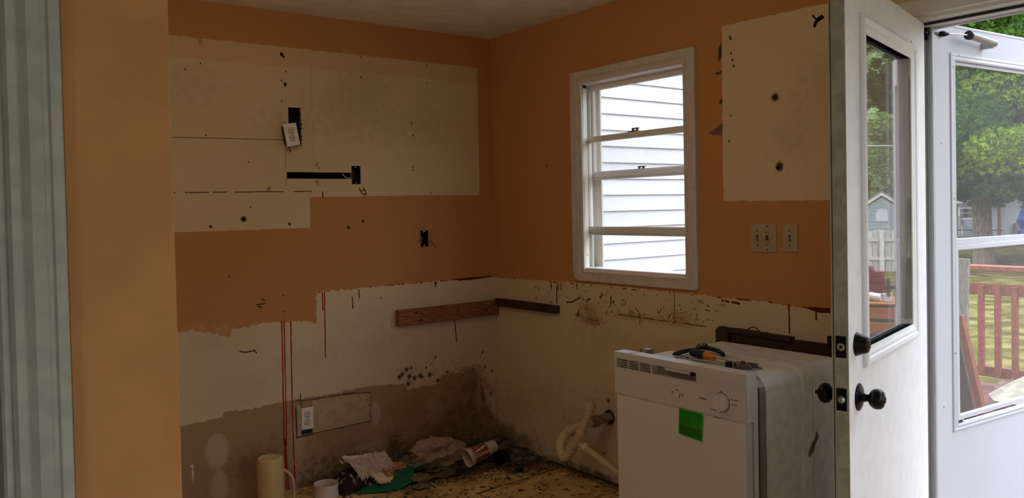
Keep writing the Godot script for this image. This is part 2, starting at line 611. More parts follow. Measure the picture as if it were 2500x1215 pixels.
func paint_back_wall() -> StandardMaterial3D:
	var c := Canvas.new(Vector2(-2.63, 0), Vector2(0, CEIL), 2048, 1900, ORANGE)
	# primer-coloured area where the wall cabinets hung
	c.fill(v2s([-2.3, 2.258, -1.489, 2.260, -0.100, 2.259, -0.103, 1.502, -0.44, 1.503, -1.175, 1.498, -1.179, 1.339, -2.3, 1.338]), CREAM, 0.0022)
	c.fill(v2s([-2.3, 2.259, -0.10, 2.260, -0.10, 2.165, -0.9, 2.168, -1.6, 2.155, -2.3, 2.16]), CREAM.lerp(Color(0.84, 0.69, 0.53), 0.5), 0.003)
	for k in 9:
		c.blot(Vector2(c.r.randf_range(-1.8, -0.2), c.r.randf_range(1.55, 2.2)), 0.22, 0.14, CREAM.darkened(0.09), 0.5, 0.6, 1.0, 0.25)
	c.stroke(v2s([-1.86, 1.783, -1.31, 1.790]), 0.003, Color(0.50, 0.40, 0.27), 0.7)
	c.stroke(v2s([-1.86, 1.524, -1.167, 1.528]), 0.004, Color(0.40, 0.28, 0.17), 0.85, 0.45)
	c.stroke(v2s([-1.30, 1.75, -1.30, 1.50]), 0.003, Color(0.45, 0.33, 0.2), 0.25, 0.4)
	c.stroke(v2s([-1.15, 2.2, -1.15, 1.7]), 0.006, CREAM.darkened(0.1), 0.2, 0.35)
	# old white paint under the counter line
	c.fill(v2s([-2.4, 0.865, -1.836, 0.865, -1.816, 0.868, -1.782, 0.871, -1.678, 0.842, -1.606, 0.816, -1.597, 0.852, -1.528, 0.862, -1.445, 0.869, -1.340, 0.867, -1.230, 0.860, -1.159, 0.840, -1.150, 1.002, -1.091, 1.002, -0.596, 1.007, -0.322, 1.011, -0.059, 1.005, 0.1, 1.005, 0.1, -0.1, -2.4, -0.1]), PRIMER, 0.006, 0.006)
	for k in 6:
		c.blot(Vector2(c.r.randf_range(-1.7, -0.4), c.r.randf_range(0.55, 0.85)), 0.25, 0.09, PRIMER.darkened(0.06), 0.6, 0.6, 1.0, 0.25)
	# bare wallboard
	c.fill(v2s([-2.4, 0.415, -1.832, 0.422, -1.650, 0.435, -1.647, 0.459, -1.540, 0.451, -1.286, 0.461, -1.106, 0.458, -0.867, 0.468, -0.638, 0.448, -0.626, 0.411, -0.559, 0.415, -0.414, 0.412, -0.402, 0.458, -0.337, 0.466, -0.24, 0.455, -0.17, 0.475, -0.12, 0.40, -0.09, 0.25, -0.03, 0.15, 0.1, 0.12, 0.1, -0.1, -2.4, -0.1]), BARE, 0.005, 0.006)
	for k in 8:
		c.blot(Vector2(c.r.randf_range(-1.7, -0.3), c.r.randf_range(0.1, 0.38)), 0.2, 0.1, BARE.darkened(0.12), 0.6, 0.7, 1.0, 0.25)
	# joint compound
	c.blot(Vector2(-1.684, 0.275), 0.062, 0.098, MUD, 0.85, 0.12, 0.25)
	c.blot(Vector2(-1.677, 0.095), 0.048, 0.10, MUD, 0.75, 0.18, 0.3)
	c.blot(Vector2(-0.828, 0.312), 0.032, 0.075, MUD, 0.8, 0.15, 0.25)
	c.blot(Vector2(-1.285, 0.235), 0.055, 0.15, MUD, 0.6, 0.45, 0.4)
	c.blot(Vector2(-1.19, 0.05), 0.13, 0.035, MUD, 0.55, 0.4, 0.5)
	c.blot(Vector2(-0.455, 0.29), 0.075, 0.10, MUD, 0.45, 0.5, 0.5)
	c.fill(v2s([-0.95, 0.155, -0.80, 0.17, -0.79, 0.06, -0.94, 0.05]), BARE.lerp(MUD, 0.35), 0.006)
	c.blot(Vector2(-1.80, 0.19), 0.006, 0.04, Color(0.9, 0.86, 0.76), 0.9, 0.3, 0.4)
	c.blot(Vector2(-1.803, 0.226), 0.010, 0.008, Color(0.9, 0.86, 0.76), 0.9, 0.3, 0.4)
	# damp and mould in the corner
	c.blot(Vector2(-0.17, 0.36), 0.13, 0.14, MOULD.lightened(0.15), 0.32, 0.5, 1.0, 0.2)
	c.blot(Vector2(-0.25, 0.17), 0.30, 0.22, MOULD.lightened(0.1), 0.38, 0.5, 1.0, 0.2)
	c.blot(Vector2(-0.55, 0.03), 0.6, 0.10, MOULD, 0.5, 0.5, 1.0, 0.3)
	c.blot(Vector2(-1.13, 0.03), 0.20, 0.11, MOULD, 0.45, 0.5, 1.0, 0.3)
	c.blot(Vector2(-0.72, 0.13), 0.06, 0.08, MOULD, 0.45, 0.8, 0.9, 0.8)
	c.blot(Vector2(-0.21, 0.475), 0.12, 0.02, MOULD.lightened(0.2), 0.4, 0.7, 0.9, 0.5)
	for p in v2s([-0.629, 0.526, -0.612, 0.486, -0.657, 0.504, -0.675, 0.491, -0.579, 0.471, -0.542, 0.480, -0.620, 0.444, -0.479, 0.475, -0.424, 0.435]):
		c.blot(p, 0.016, 0.017, MOULD.lightened(0.1), 0.9, 0.5, 0.6, 1.5)
	for p in v2s([-0.439, 0.571, -0.361, 0.475, -0.091, 0.471, -0.041, 0.435, -0.107, 0.558, -0.107, 0.275, -0.049, 0.300, -0.60, 0.53, -0.50, 0.52, -0.53, 0.47]):
		c.blot(p, 0.010, 0.011, MOULD.lightened(0.12), 0.85, 0.6, 0.6, 1.5)
	for k in 60:
		c.blot(Vector2(c.r.randf_range(-0.7, -0.03), c.r.randf_range(0.40, 0.56)), 0.006, 0.006, MOULD.lightened(0.2), 0.5, 0.5)
	c.blot(Vector2(-0.14, 0.30), 0.02, 0.10, MUD, 0.6, 0.7, 0.6)
	# nail holes and scuffs
	var brown := Color(0.12, 0.08, 0.045)
	for p in v2s([-1.709, 2.142, -1.780, 2.106, -1.287, 2.138, -1.312, 2.091, -1.313, 1.986, -0.867, 2.252, -0.866, 2.142, -0.451, 2.247, -0.453, 2.143, -0.551, 1.842, -0.558, 1.665, -0.557, 1.646, -1.122, 1.650, -1.492, 1.675, -1.694, 1.800, -0.440, 1.515, -1.488, 1.452, -1.332, 1.000, -1.602, 1.115, -1.328, 0.918, -0.777, 0.942, -1.292, 0.065]):
		c.dot(p, 0.0045, brown)
	for p in v2s([-1.293, 2.072, -1.684, 1.361, -1.290, 1.363, -0.962, 1.335, -0.876, 1.366]):
		c.dot(p, 0.010, brown)
	c.dot(Vector2(-1.307, 2.223), 0.012, brown)
	c.dot(Vector2(-1.298, 2.212), 0.009, brown)
	for p in v2s([-1.709, 2.246, -0.559, 1.906, -1.134, 1.670, -1.132, 1.577, -1.391, 1.542]):
		c.blot(p, 0.013, 0.019, Color(0.36, 0.26, 0.14), 0.6, 0.6, 1.0, 0.7)
	c.dot(Vector2(-1.524, 1.393), 0.016, Color(0.03, 0.02, 0.02))
	for s in [[-0.892, 1.545, -0.886, 1.528], [-0.886, 1.528, -0.872, 1.512], [-0.872, 1.512, -0.856, 1.508], [-0.868, 1.546, -0.858, 1.53], [-0.858, 1.53, -0.852, 1.508], [-0.878, 1.530, -0.866, 1.536], [-1.445, 0.99, -1.43, 0.984], [-1.468, 0.965, -1.43, 0.967], [-1.462, 0.955, -1.445, 0.95], [-1.104, 1.525, -1.104, 1.50], [-1.56, 0.742, -1.53, 0.735], [-1.53, 0.735, -1.49, 0.738], [-1.49, 0.743, -1.478, 0.725], [-0.91, 1.005, -0.908, 0.95], [-0.95, 0.96, -0.948, 0.9], [-0.30, 0.77, -0.29, 0.64], [-1.29, 1.52, -1.29, 1.50]]:
		c.stroke(v2s(s), 0.0045, Color(0.24, 0.15, 0.08), 0.8, 0.25)
	for k in 30:
		var u := c.r.randf_range(-1.05, -0.1)
		c.stroke([Vector2(u, 1.009), Vector2(u + c.r.randf_range(0.005, 0.025), 1.006)], 0.004, RUST, 0.8, 0.2)
	c.fill(v2s([-0.33, 1.013, -0.28, 1.010, -0.27, 1.001, -0.19, 0.998, -0.08, 1.004, -0.02, 1.008, -0.02, 1.014]), RUST, 0.002)
	c.fill(v2s([-0.432, 1.006, -0.416, 1.006, -0.422, 0.982, -0.426, 0.965, -0.430, 0.985]), RUST)
	# red drips
	for d in [[-1.344, 0.867, -1.346, 0.55, -1.348, 0.261, -1.344, 0.12, -1.342, 0.008], [-1.331, 0.866, -1.333, 0.60, -1.333, 0.416, -1.335, 0.28, -1.340, 0.255, -1.337, 0.12, -1.331, 0.006], [-1.296, 0.863, -1.298, 0.70, -1.300, 0.411, -1.299, 0.2, -1.297, 0.02], [-1.109, 0.997, -1.110, 0.80, -1.112, 0.68, -1.112, 0.656]]:
		c.stroke(v2s(d), 0.0048, RED)
	c.stroke(v2s([-1.339, 0.265, -1.340, 0.235]), 0.011, RED, 0.9)
	c.stroke(v2s([-1.121, 0.998, -1.119, 0.905]), 0.005, RED, 0.9)
	c.stroke(v2s([-1.14, 1.000, -1.08, 1.000]), 0.004, RED, 0.8, 0.3)
	return c.material(21)

func paint_window_wall() -> StandardMaterial3D:
	var c := Canvas.new(Vector2(0, 0), Vector2(2.6, CEIL), 2048, 1900, ORANGE)
	c.fill(v2s([1.720, 2.192, 2.197, 2.184, 2.62, 2.18, 2.62, 1.424, 2.213, 1.424, 1.714, 1.430]), CREAM, 0.003)
	c.fill(v2s([-0.1, 1.005, 0.037, 1.001, 0.324, 1.007, 0.714, 1.012, 1.026, 1.014, 1.578, 1.008, 1.885, 1.004, 1.985, 1.000, 2.08, 0.994, 2.207, 1.002, 2.7, 1.0, 2.7, -0.1, -0.1, -0.1]), BEIGE, 0.004, 0.006)
	for k in 10:
		c.blot(Vector2(c.r.randf_range(0.1, 1.6), c.r.randf_range(0.2, 0.8)), 0.3, 0.12, BEIGE.darkened(0.09), 0.6, 0.7, 1.0, 0.25)
	for k in 5:
		c.blot(Vector2(c.r.randf_range(1.95, 2.3), c.r.randf_range(1.65, 1.95)), 0.14, 0.12, CREAM.darkened(0.08), 0.5, 0.6, 1.0, 0.25)
	var old := Color(0.42, 0.30, 0.17)
	# worn edge where the counter met the wall
	for k in 45:
		var u := c.r.randf_range(0.35, 1.75)
		c.blot(Vector2(u, c.r.randf_range(0.88, 0.99)), c.r.randf_range(0.004, 0.02), c.r.randf_range(0.004, 0.012), old, 0.5, 0.8, 0.7, 2.0)
	for k in 24:
		var u := c.r.randf_range(0.5, 1.7)
		var v := c.r.randf_range(0.86, 0.97)
		c.stroke([Vector2(u, v), Vector2(u + c.r.randf_range(-0.02, 0.03), v + c.r.randf_range(-0.03, 0.03))], 0.0035, old.darkened(0.3), 0.6, 0.35)
	for s in [[0.529, 1.0, 0.528, 0.968], [0.589, 1.0, 0.588, 0.970], [0.613, 1.001, 0.612, 0.974], [0.742, 1.006, 0.741, 0.984], [0.655, 0.902, 0.70, 0.907, 0.765, 0.935], [0.816, 0.918, 0.828, 0.93, 0.845, 0.933], [0.936, 0.970, 0.930, 0.955, 0.920, 0.945], [1.001, 0.960, 0.999, 0.916], [0.575, 0.985, 0.574, 0.89], [0.751, 0.87, 0.752, 0.845]]:
		c.stroke(v2s(s), 0.006, RUST.darkened(0.35), 0.85)
	c.blot(Vector2(0.745, 0.842), 0.022, 0.010, old.darkened(0.4), 0.9, 0.8, 0.6, 2.0)
	c.blot(Vector2(0.85, 0.825), 0.11, 0.035, Color(0.47, 0.31, 0.21), 0.7, 0.7, 0.8)
	c.blot(Vector2(0.83, 0.88), 0.10, 0.04, Color(0.55, 0.42, 0.26), 0.5, 0.8, 0.8)
	c.blot(Vector2(1.45, 0.89), 0.10, 0.05, Color(0.55, 0.42, 0.26), 0.5, 0.9, 0.8)
	c.blot(Vector2(1.2, 0.87), 0.3, 0.02, Color(0.55, 0.42, 0.26), 0.5, 0.9, 0.8)
	c.stroke(v2s([1.05, 0.872, 1.62, 0.868]), 0.004, old, 0.6, 0.4)
	c.stroke(v2s([1.425, 1.0, 1.42, 0.86]), 0.004, old, 0.7, 0.3)
	c.stroke(v2s([1.17, 0.915, 1.19, 0.90, 1.20, 0.87, 1.20, 0.835]), 0.004, old.darkened(0.3), 0.7, 0.3)
	# rust-red paint bleeding from the counter line
	for k in 26:
		var u := c.r.randf_range(0.05, 2.15)
		c.stroke([Vector2(u, 1.006), Vector2(u + c.r.randf_range(0.005, 0.03), 1.004)], 0.004, RUST, 0.8, 0.2)
	for s in [[1.70, 0.993, 1.735, 0.990], [1.755, 0.990, 1.79, 0.986]]:
		c.stroke(v2s(s), 0.009, RUST, 0.9, 0.3)
	c.fill(v2s([2.09, 0.998, 2.22, 1.004, 2.22, 0.982, 2.17, 0.981, 2.14, 0.986]), RUST, 0.002)
	c.stroke(v2s([2.035, 1.002, 2.036, 0.95, 2.037, 0.885]), 0.006, Color(0.50, 0.13, 0.05))
	c.stroke(v2s([2.159, 1.0, 2.158, 0.952]), 0.006, RUST)
	# holes and torn paper
	c.dot(Vector2(1.983, 1.851), 0.020, Color(0.20, 0.14, 0.07))
	c.dot(Vector2(2.000, 1.566), 0.020, Color(0.20, 0.14, 0.07))
	c.dot(Vector2(1.99, 1.562), 0.010, Color(0.06, 0.04, 0.03))
	for p in v2s([1.762, 2.137, 1.766, 2.128, 1.767, 2.066, 1.773, 2.036, 1.780, 2.01, 0.510, 1.651, 1.76, 1.80, 1.75, 1.69]):
		c.dot(p, 0.006, Color(0.12, 0.08, 0.04))
	c.fill(v2s([2.16, 2.105, 2.175, 2.135, 2.20, 2.145, 2.21, 2.13, 2.185, 2.12, 2.17, 2.10]), Color(0.04, 0.03, 0.03), 0.003)
	c.stroke(v2s([2.16, 2.15, 2.17, 2.135]), 0.006, Color(0.2, 0.14, 0.08), 0.8)
	var torn := Color(0.47, 0.40, 0.29)
	c.fill(v2s([1.716, 1.772, 1.690, 1.760, 1.668, 1.742, 1.640, 1.736, 1.660, 1.722, 1.70, 1.722, 1.714, 1.715]), torn, 0.004, 0.006)
	c.fill(v2s([1.718, 2.125, 1.700, 2.10, 1.698, 2.06, 1.706, 2.04, 1.718, 2.06]), torn.darkened(0.3), 0.003, 0.006)
	c.fill(v2s([1.716, 2.00, 1.686, 1.995, 1.68, 1.988, 1.714, 1.985]), torn.darkened(0.3), 0.003, 0.006)
	c.fill(v2s([1.716, 1.88, 1.698, 1.862, 1.716, 1.848]), torn.darkened(0.25), 0.003, 0.006)
	c.blot(Vector2(0.46, 1.195), 0.006, 0.022, CREAM, 0.6, 0.5)
	# damp at the foot of the wall and round the drain
	c.blot(Vector2(0.06, 0.05), 0.22, 0.10, MOULD, 0.5, 0.35, 1.0, 0.15)
	c.blot(Vector2(0.25, 0.05), 0.22, 0.06, MOULD.lightened(0.1), 0.4, 0.4, 1.0, 0.2)
	c.blot(Vector2(0.62, 0.05), 0.08, 0.06, MOULD, 0.6, 0.5, 1.0, 0.3)
	c.blot(Vector2(0.8, 0.01), 0.55, 0.035, MOULD, 0.5, 0.5, 1.0, 0.25)
	c.blot(Vector2(0.80, 0.15), 0.08, 0.12, MUD, 0.3, 0.4, 0.7)
	c.blot(Vector2(0.98, 0.33), 0.05, 0.06, MOULD.lightened(0.1), 0.5, 0.6, 0.9)
	c.blot(Vector2(0.965, 0.42), 0.014, 0.014, Color(0.2, 0.13, 0.07), 0.8, 0.5, 0.6)
	c.blot(Vector2(0.93, 0.14), 0.008, 0.008, Color(0.2, 0.13, 0.07), 0.8, 0.5, 0.6)
	for k in 16:
		c.dot(Vector2(c.r.randf_range(0.02, 0.9), c.r.randf_range(0.03, 0.3)), 0.005, old.darkened(0.4))
	return c.material(22)

func paint_floor() -> StandardMaterial3D:
	var c := Canvas.new(Vector2(-2.63, -3.0), Vector2(0, 0), 1536, 1536, Color(0.86, 0.74, 0.52))
	# printed squares of the vinyl (v runs towards the back wall)
	var t := 0.1525
	for i in 18:
		for j in 20:
			var a := Vector2(-2.63 + i * t, -3.0 + j * t)
			var k := 0.08 if (i + j) % 2 == 0 else 0.0
			var col := Color(0.82 + k, 0.70 + k, 0.48 + k * 1.3)
			col = col.darkened(c.r.randf() * 0.06)
			c.fill([a + Vector2(0.006, 0.006), a + Vector2(t - 0.006, 0.006), a + Vector2(t - 0.006, t - 0.006), a + Vector2(0.006, t - 0.006)], col)
	for k in 26:
		c.blot(Vector2(c.r.randf_range(-1.6, 0), c.r.randf_range(-1.3, 0)), 0.18, 0.12, Color(0.45, 0.30, 0.16), 0.45, 0.8, 0.9, 0.5)
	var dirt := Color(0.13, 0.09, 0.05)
	for k in 14:
		c.blot(Vector2(c.r.randf_range(-1.0, -0.05), c.r.randf_range(-0.45, -0.02)), 0.16, 0.12, dirt, 0.7, 0.9, 0.8, 0.7)
	c.blot(Vector2(-0.25, -0.2), 0.35, 0.3, dirt, 0.8, 0.7, 0.9, 0.6)
	c.blot(Vector2(-0.15, -0.45), 0.2, 0.2, dirt, 0.6, 0.8, 0.9, 0.7)
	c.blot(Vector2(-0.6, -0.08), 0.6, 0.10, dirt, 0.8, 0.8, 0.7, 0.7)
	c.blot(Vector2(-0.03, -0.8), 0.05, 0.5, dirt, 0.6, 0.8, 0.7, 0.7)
	for k in 260:
		var p := Vector2(c.r.randf_range(-1.2, -0.02), c.r.randf_range(-1.1, -0.02))
		c.blot(p, c.r.randf_range(0.004, 0.02), c.r.randf_range(0.004, 0.014), dirt, 0.75, 1.0, 0.6, 2.0)
	for k in 60:
		var p := Vector2(c.r.randf_range(-1.1, -0.05), c.r.randf_range(-0.9, -0.1))
		var d := Vector2(c.r.randf_range(-0.05, 0.05), c.r.randf_range(-0.02, 0.02))
		c.stroke([p, p + d], 0.004, dirt, 0.7, 0.3)
	c.stroke(v2s([-0.62, -0.665, -0.45, -0.655, -0.32, -0.652, -0.22, -0.640, -0.10, -0.630, 0.0, -0.622]), 0.014, dirt, 0.85, 0.12)  # dark line painted along the vinyl edge to stand for its shaded step
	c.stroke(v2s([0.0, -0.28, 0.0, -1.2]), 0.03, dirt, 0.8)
	var m: StandardMaterial3D = c.material(23)
	m.roughness = 0.6
	return m

# ================================================================ walls
# A wall sheet with rectangular holes (reveals `deep` into the wall); u, v in metres, N towards the room.
func wall_sheet(o: Vector3, U: Vector3, N: Vector3, a: Vector2, b: Vector2, holes: Array, deep: float, uv0: Vector2, uv1: Vector2) -> SurfaceTool:
	var st := mb()
	var us := [a.x, b.x]
	var vs := [a.y, b.y]
	for h in holes:
		us.append_array([clampf(h.position.x, a.x, b.x), clampf(h.end.x, a.x, b.x)])
		vs.append_array([clampf(h.position.y, a.y, b.y), clampf(h.end.y, a.y, b.y)])
	us.sort()
	vs.sort()
	var P := func(u: float, v: float, d: float) -> Vector3: return o + U * u + Vector3.UP * v + N * d
	var T := func(u: float, v: float) -> Vector2: return Vector2((u - uv0.x) / (uv1.x - uv0.x), 1.0 - (v - uv0.y) / (uv1.y - uv0.y))
	for i in us.size() - 1:
		for j in vs.size() - 1:
			if us[i + 1] - us[i] < 1e-5 or vs[j + 1] - vs[j] < 1e-5: continue
			var c := Vector2((us[i] + us[i + 1]) / 2, (vs[j] + vs[j + 1]) / 2)
			var open := false
			for h in holes:
				if h.has_point(c): open = true
			if open: continue
			uvquad(st, [P.call(us[i], vs[j], 0.0), P.call(us[i + 1], vs[j], 0.0), P.call(us[i + 1], vs[j + 1], 0.0), P.call(us[i], vs[j + 1], 0.0)], [T.call(us[i], vs[j]), T.call(us[i + 1], vs[j]), T.call(us[i + 1], vs[j + 1]), T.call(us[i], vs[j + 1])], N)
	return st

func reveal(o: Vector3, U: Vector3, N: Vector3, h: Rect2, deep: float) -> SurfaceTool:
	var st := mb()
	var P := func(u: float, v: float, d: float) -> Vector3: return o + U * u + Vector3.UP * v + N * d
	var q := [Vector2(h.position.x, h.position.y), Vector2(h.end.x, h.position.y), Vector2(h.end.x, h.end.y), Vector2(h.position.x, h.end.y)]
	var mid := h.get_center()
	for k in 4:
		var e: Vector2 = q[k]
		var f: Vector2 = q[(k + 1) % 4]
		var inn := mid - (e + f) * 0.5
		oquad(st, P.call(e.x, e.y, 0.0), P.call(f.x, f.y, 0.0), P.call(f.x, f.y, -deep), P.call(e.x, e.y, -deep), U * inn.x + Vector3.UP * inn.y)
	return st

func build_shell():
	# floor and ceiling reach over every wall
	var X0 := -5.7
	var Z1 := 7.3
	var st := mb()
	uvquad(st, [Vector3(X0, 0, -OUT), Vector3(OUT, 0, -OUT), Vector3(OUT, 0, Z1), Vector3(X0, 0, Z1)], [Vector2((X0 + 2.63) / 2.63, OUT / -3.0), Vector2((OUT + 2.63) / 2.63, OUT / -3.0), Vector2((OUT + 2.63) / 2.63, Z1 / 3.0), Vector2((X0 + 2.63) / 2.63, Z1 / 3.0)], Vector3.UP)
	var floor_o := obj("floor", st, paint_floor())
	tag(floor_o, "dirty tan sheet vinyl floor with a faint pattern of squares", "floor", "", "structure")
	obj("subfloor", boxed(Vector3(X0, -0.2, -OUT), Vector3(OUT, -0.002, Z1)), M.lumber_old, floor_o)
	obj("bounce_carpet", boxed(Vector3(-5.6, 0.0, 3.2), Vector3(-0.02, 0.012, 7.2), 0.003), paint(Color(0.80, 0.76, 0.68), 0.95), floor_o)  # unseen pale carpet, added to bounce daylight up to the ceiling
	var ceil_o := obj("ceiling", boxed(Vector3(X0, CEIL, -OUT - 0.3), Vector3(OUT + 0.35, CEIL + 0.25, Z1)), mottled(Color(0.88, 0.86, 0.80), 0.05, Vector3(0.7, 0.7, 0.7), 31, 0.9))
	tag(ceil_o, "plain off-white painted ceiling over the kitchen", "ceiling", "", "structure")

	# back wall with the holes cut for wiring
	var cuts := [Rect2(-1.280, 1.763, 0.066, 0.194), Rect2(-1.296, 1.593, 0.364, 0.034), Rect2(-0.936, 1.565, 0.054, 0.099), Rect2(-0.519, 1.209, 0.054, 0.094), Rect2(-1.256, 0.272, 0.060, 0.14)]
	var hole_patch := Rect2(-1.281, 0.276, 0.423, 0.19)
	var bmat := paint_back_wall()
	var back := obj("wall_back", wall_sheet(Vector3.ZERO, Vector3.RIGHT, Vector3.BACK, Vector2(-5.6, 0), Vector2(0, CEIL), cuts, 0.013, Vector2(-2.63, 0), Vector2(0, CEIL)), bmat)
	tag(back, "back kitchen wall in orange paint with cream patches where cabinets hung and bare wallboard below", "wall", "", "structure")
	for h in cuts:
		obj("cut_edge", reveal(Vector3.ZERO, Vector3.RIGHT, Vector3.BACK, h, 0.013), M.gypsum, back)
	obj("wall_core", boxed(Vector3(-5.7, 0, -OUT - 0.02), Vector3(OUT, CEIL, -OUT)), M.cavity, back)
	# stud faces inside the cuts
	obj("stud", boxed(Vector3(-1.45, 0.05, -0.105), Vector3(-1.41, CEIL, -0.014)), M.lumber_old, back)
	# the wallboard patch let into the wall, with open joints
	var patch_poly := PackedVector2Array([Vector2(-1.194, 0.272), Vector2(-0.862, 0.2795), Vector2(-0.861, 0.428), Vector2(-0.97, 0.441), Vector2(-1.10, 0.444), Vector2(-1.196, 0.442), Vector2(-1.196, 0.425)])
	st = mb()
	prism(st, patch_poly, 0.005, at(0, 0, 0.0005))
	var pp := obj("wallboard_patch", st, M.drywall, back)
	st = mb()
	prism(st, PackedVector2Array([Vector2(-1.279, 0.270), Vector2(-1.258, 0.268), Vector2(-1.256, 0.30), Vector2(-1.256, 0.432), Vector2(-1.279, 0.428)]), 0.004, at(0, 0, 0.0005))
	obj("wallboard_strip", st, M.drywall, back)
	for g in [[-1.284, 0.452, -1.195, 0.447, 0.004], [-1.196, 0.447, -1.02, 0.447, 0.003], [-1.02, 0.447, -0.95, 0.444, 0.006], [-0.95, 0.442, -0.858, 0.433, 0.002], [-0.8595, 0.432, -0.858, 0.276, 0.003], [-1.194, 0.270, -0.858, 0.2775, 0.0045], [-1.282, 0.42, -1.280, 0.264, 0.005], [-1.281, 0.265, -1.195, 0.268, 0.006], [-1.255, 0.49, -1.254, 0.41, 0.004]]:
		st = mb()
		bar(st, Vector3(g[0], g[1], 0.001), Vector3(g[2], g[3], 0.001), g[4], 0.003, Vector3.UP if absf(g[0] - g[2]) > 0.01 else Vector3.RIGHT)
		obj("open_joint", st, M.groove, back)
	for p in [Vector2(-0.876, 0.395), Vector2(-0.869, 0.367), Vector2(-0.868, 0.315)]:
		st = mb()
		lathe(st, [Vector2(0.0001, 0.0002), Vector2(0.0035, 0.0004), Vector2(0.0045, -0.0015)], 10, Transform3D(Basis(Vector3.RIGHT, PI / 2), Vector3(p.x, p.y, 0.0062)))
		obj("screw_head", st, M.dark_steel, pp)

	# window wall
	var door_hole := Rect2(JAMB_Z - 0.022, 0.0, 0.965, 2.066)
	var win_hole := Rect2(0.765, 1.055, 0.79, 1.03)
	var rear_hole := Rect2(4.0, 0.60, 2.3, 1.6)  # unseen opening, added to let daylight into the room
	var drain_hole := Rect2(0.945, 0.305, 0.056, 0.062)
	var right := obj("wall_right", wall_sheet(Vector3.ZERO, Vector3.BACK, Vector3.LEFT, Vector2(0, 0), Vector2(7.2, CEIL), [door_hole, win_hole, rear_hole, drain_hole], 0.013, Vector2(0, 0), Vector2(2.6, CEIL)), paint_window_wall())
	tag(right, "window wall in orange paint with a cream patch beside the window and stained beige paint below", "wall", "", "structure")
	obj("cut_edge", reveal(Vector3.ZERO, Vector3.BACK, Vector3.LEFT, drain_hole, 0.013), M.cavity, right)
	for h in [door_hole, win_hole, rear_hole]:
		obj("opening_edge", reveal(Vector3.ZERO, Vector3.BACK, Vector3.LEFT, h, OUT), M.lumber_old, right)
	st = wall_sheet(Vector3(OUT, 0, 0), Vector3.BACK, Vector3.RIGHT, Vector2(-OUT, -0.4), Vector2(7.3, CEIL), [Rect2(JAMB_Z - 0.022, -0.5, 0.965, 2.566), win_hole, rear_hole], 0.0, Vector2.ZERO, Vector2.ONE)
	obj("outer_face", st, paint(Color(0.80, 0.80, 0.82), 0.6), right)
	obj("threshold", boxed(Vector3(-0.01, -0.002, JAMB_Z), Vector3(OUT + 0.03, 0.018, JAMB_Z + 0.92), 0.004), M.aluminium, right)

	# left side: the stub wall whose end faces the camera, the hall doorway beside it
	var plain := mottled(ORANGE, 0.04, Vector3(0.9, 0.9, 0.9), 33, 0.85)
	st = mb()
	box(st, Vector3(-2.742, 0, 0), Vector3(-2.627, CEIL, 2.987), 0.003)
	tag(obj("wall_left", st, plain), "orange end of the stub wall at the left of the kitchen", "wall", "", "structure")
	tag(obj("wall_hall", boxed(Vector3(-5.6, 0, 2.874), Vector3(-3.62, CEIL, 2.987)), plain), "orange wall to the left of the dark hall doorway", "wall", "", "structure")
	tag(obj("wall_over_hall", boxed(Vector3(-3.62, 2.05, 2.874), Vector3(-2.742, CEIL, 2.987)), plain), "orange wall above the dark hall doorway", "wall", "", "structure")
	var pale := mottled(Color(0.86, 0.82, 0.74), 0.03, Vector3(0.9, 0.9, 0.9), 34, 0.85)
	# the dining area's outer walls, all of them out of the picture
	var far := tag(obj("wall_far_left", boxed(Vector3(-5.7, 0, -OUT), Vector3(-5.6, CEIL, 5.5)), pale), "outer wall of the dining area at the far left, with one added window", "wall", "", "structure")
	obj("wall_above", boxed(Vector3(-5.7, 2.15, 5.5), Vector3(-5.6, CEIL, 7.3)), pale, far)
	obj("wall_below", boxed(Vector3(-5.7, 0, 5.5), Vector3(-5.6, 1.10, 7.3)), pale, far)
	obj("wall_end", boxed(Vector3(-5.7, 1.10, 6.9), Vector3(-5.6, 2.15, 7.3)), pale, far)
	var lw := thing("window_4", "added white window of the dining area in the far left wall, out of view, letting in daylight", "window", Transform3D.IDENTITY, "", "structure")  # unseen window, added to light the window wall and dishwasher
	for z in [5.5, 6.175, 6.85]:
		obj("mullion", boxed(Vector3(-5.68, 1.10, z), Vector3(-5.62, 2.15, z + 0.05), 0.004), M.vinyl, lw)
	var rear := tag(obj("wall_rear", boxed(Vector3(-5.7, 2.20, 7.2), Vector3(OUT, CEIL, 7.3)), pale), "rear wall of the dining area behind the camera, with one added window", "wall", "", "structure")
	obj("wall_left_part", boxed(Vector3(-5.7, 0, 7.2), Vector3(-1.4, 2.20, 7.3)), pale, rear)
	obj("wall_right_part", boxed(Vector3(-0.3, 0, 7.2), Vector3(OUT, 2.20, 7.3)), pale, rear)
	obj("wall_below", boxed(Vector3(-1.4, 0, 7.2), Vector3(-0.3, 0.6, 7.3)), pale, rear)
	var rw := thing("window_3", "added white window of the dining area in the wall behind the camera, letting in daylight", "window", Transform3D.IDENTITY, "", "structure")  # unseen window, added to light surfaces that face the dining area
	for x in [-1.4, -0.875, -0.35]:
		obj("mullion", boxed(Vector3(x, 0.6, 7.22), Vector3(x + 0.05, 2.20, 7.28), 0.004), M.vinyl, rw)
	# casing and jamb of the hall doorway
	st = mb()
	var prof := PackedVector2Array([Vector2(0, 0), Vector2(0, 0.008), Vector2(0.004, 0.012), Vector2(0.012, 0.012), Vector2(0.014, 0.010), Vector2(0.022, 0.0165), Vector2(0.034, 0.0175), Vector2(0.036, 0.015), Vector2(0.040, 0.015), Vector2(0.0425, 0.018), Vector2(0.052, 0.018), Vector2(0.054, 0.014), Vector2(0.054, 0)])
	# profile runs from the opening (x = -2.796) towards the wall end (x = -2.742)
	prism(st, prof, 2.11, Transform3D(Basis(Vector3.RIGHT, Vector3.BACK, Vector3.UP), Vector3(-2.796, 0, 2.987)))
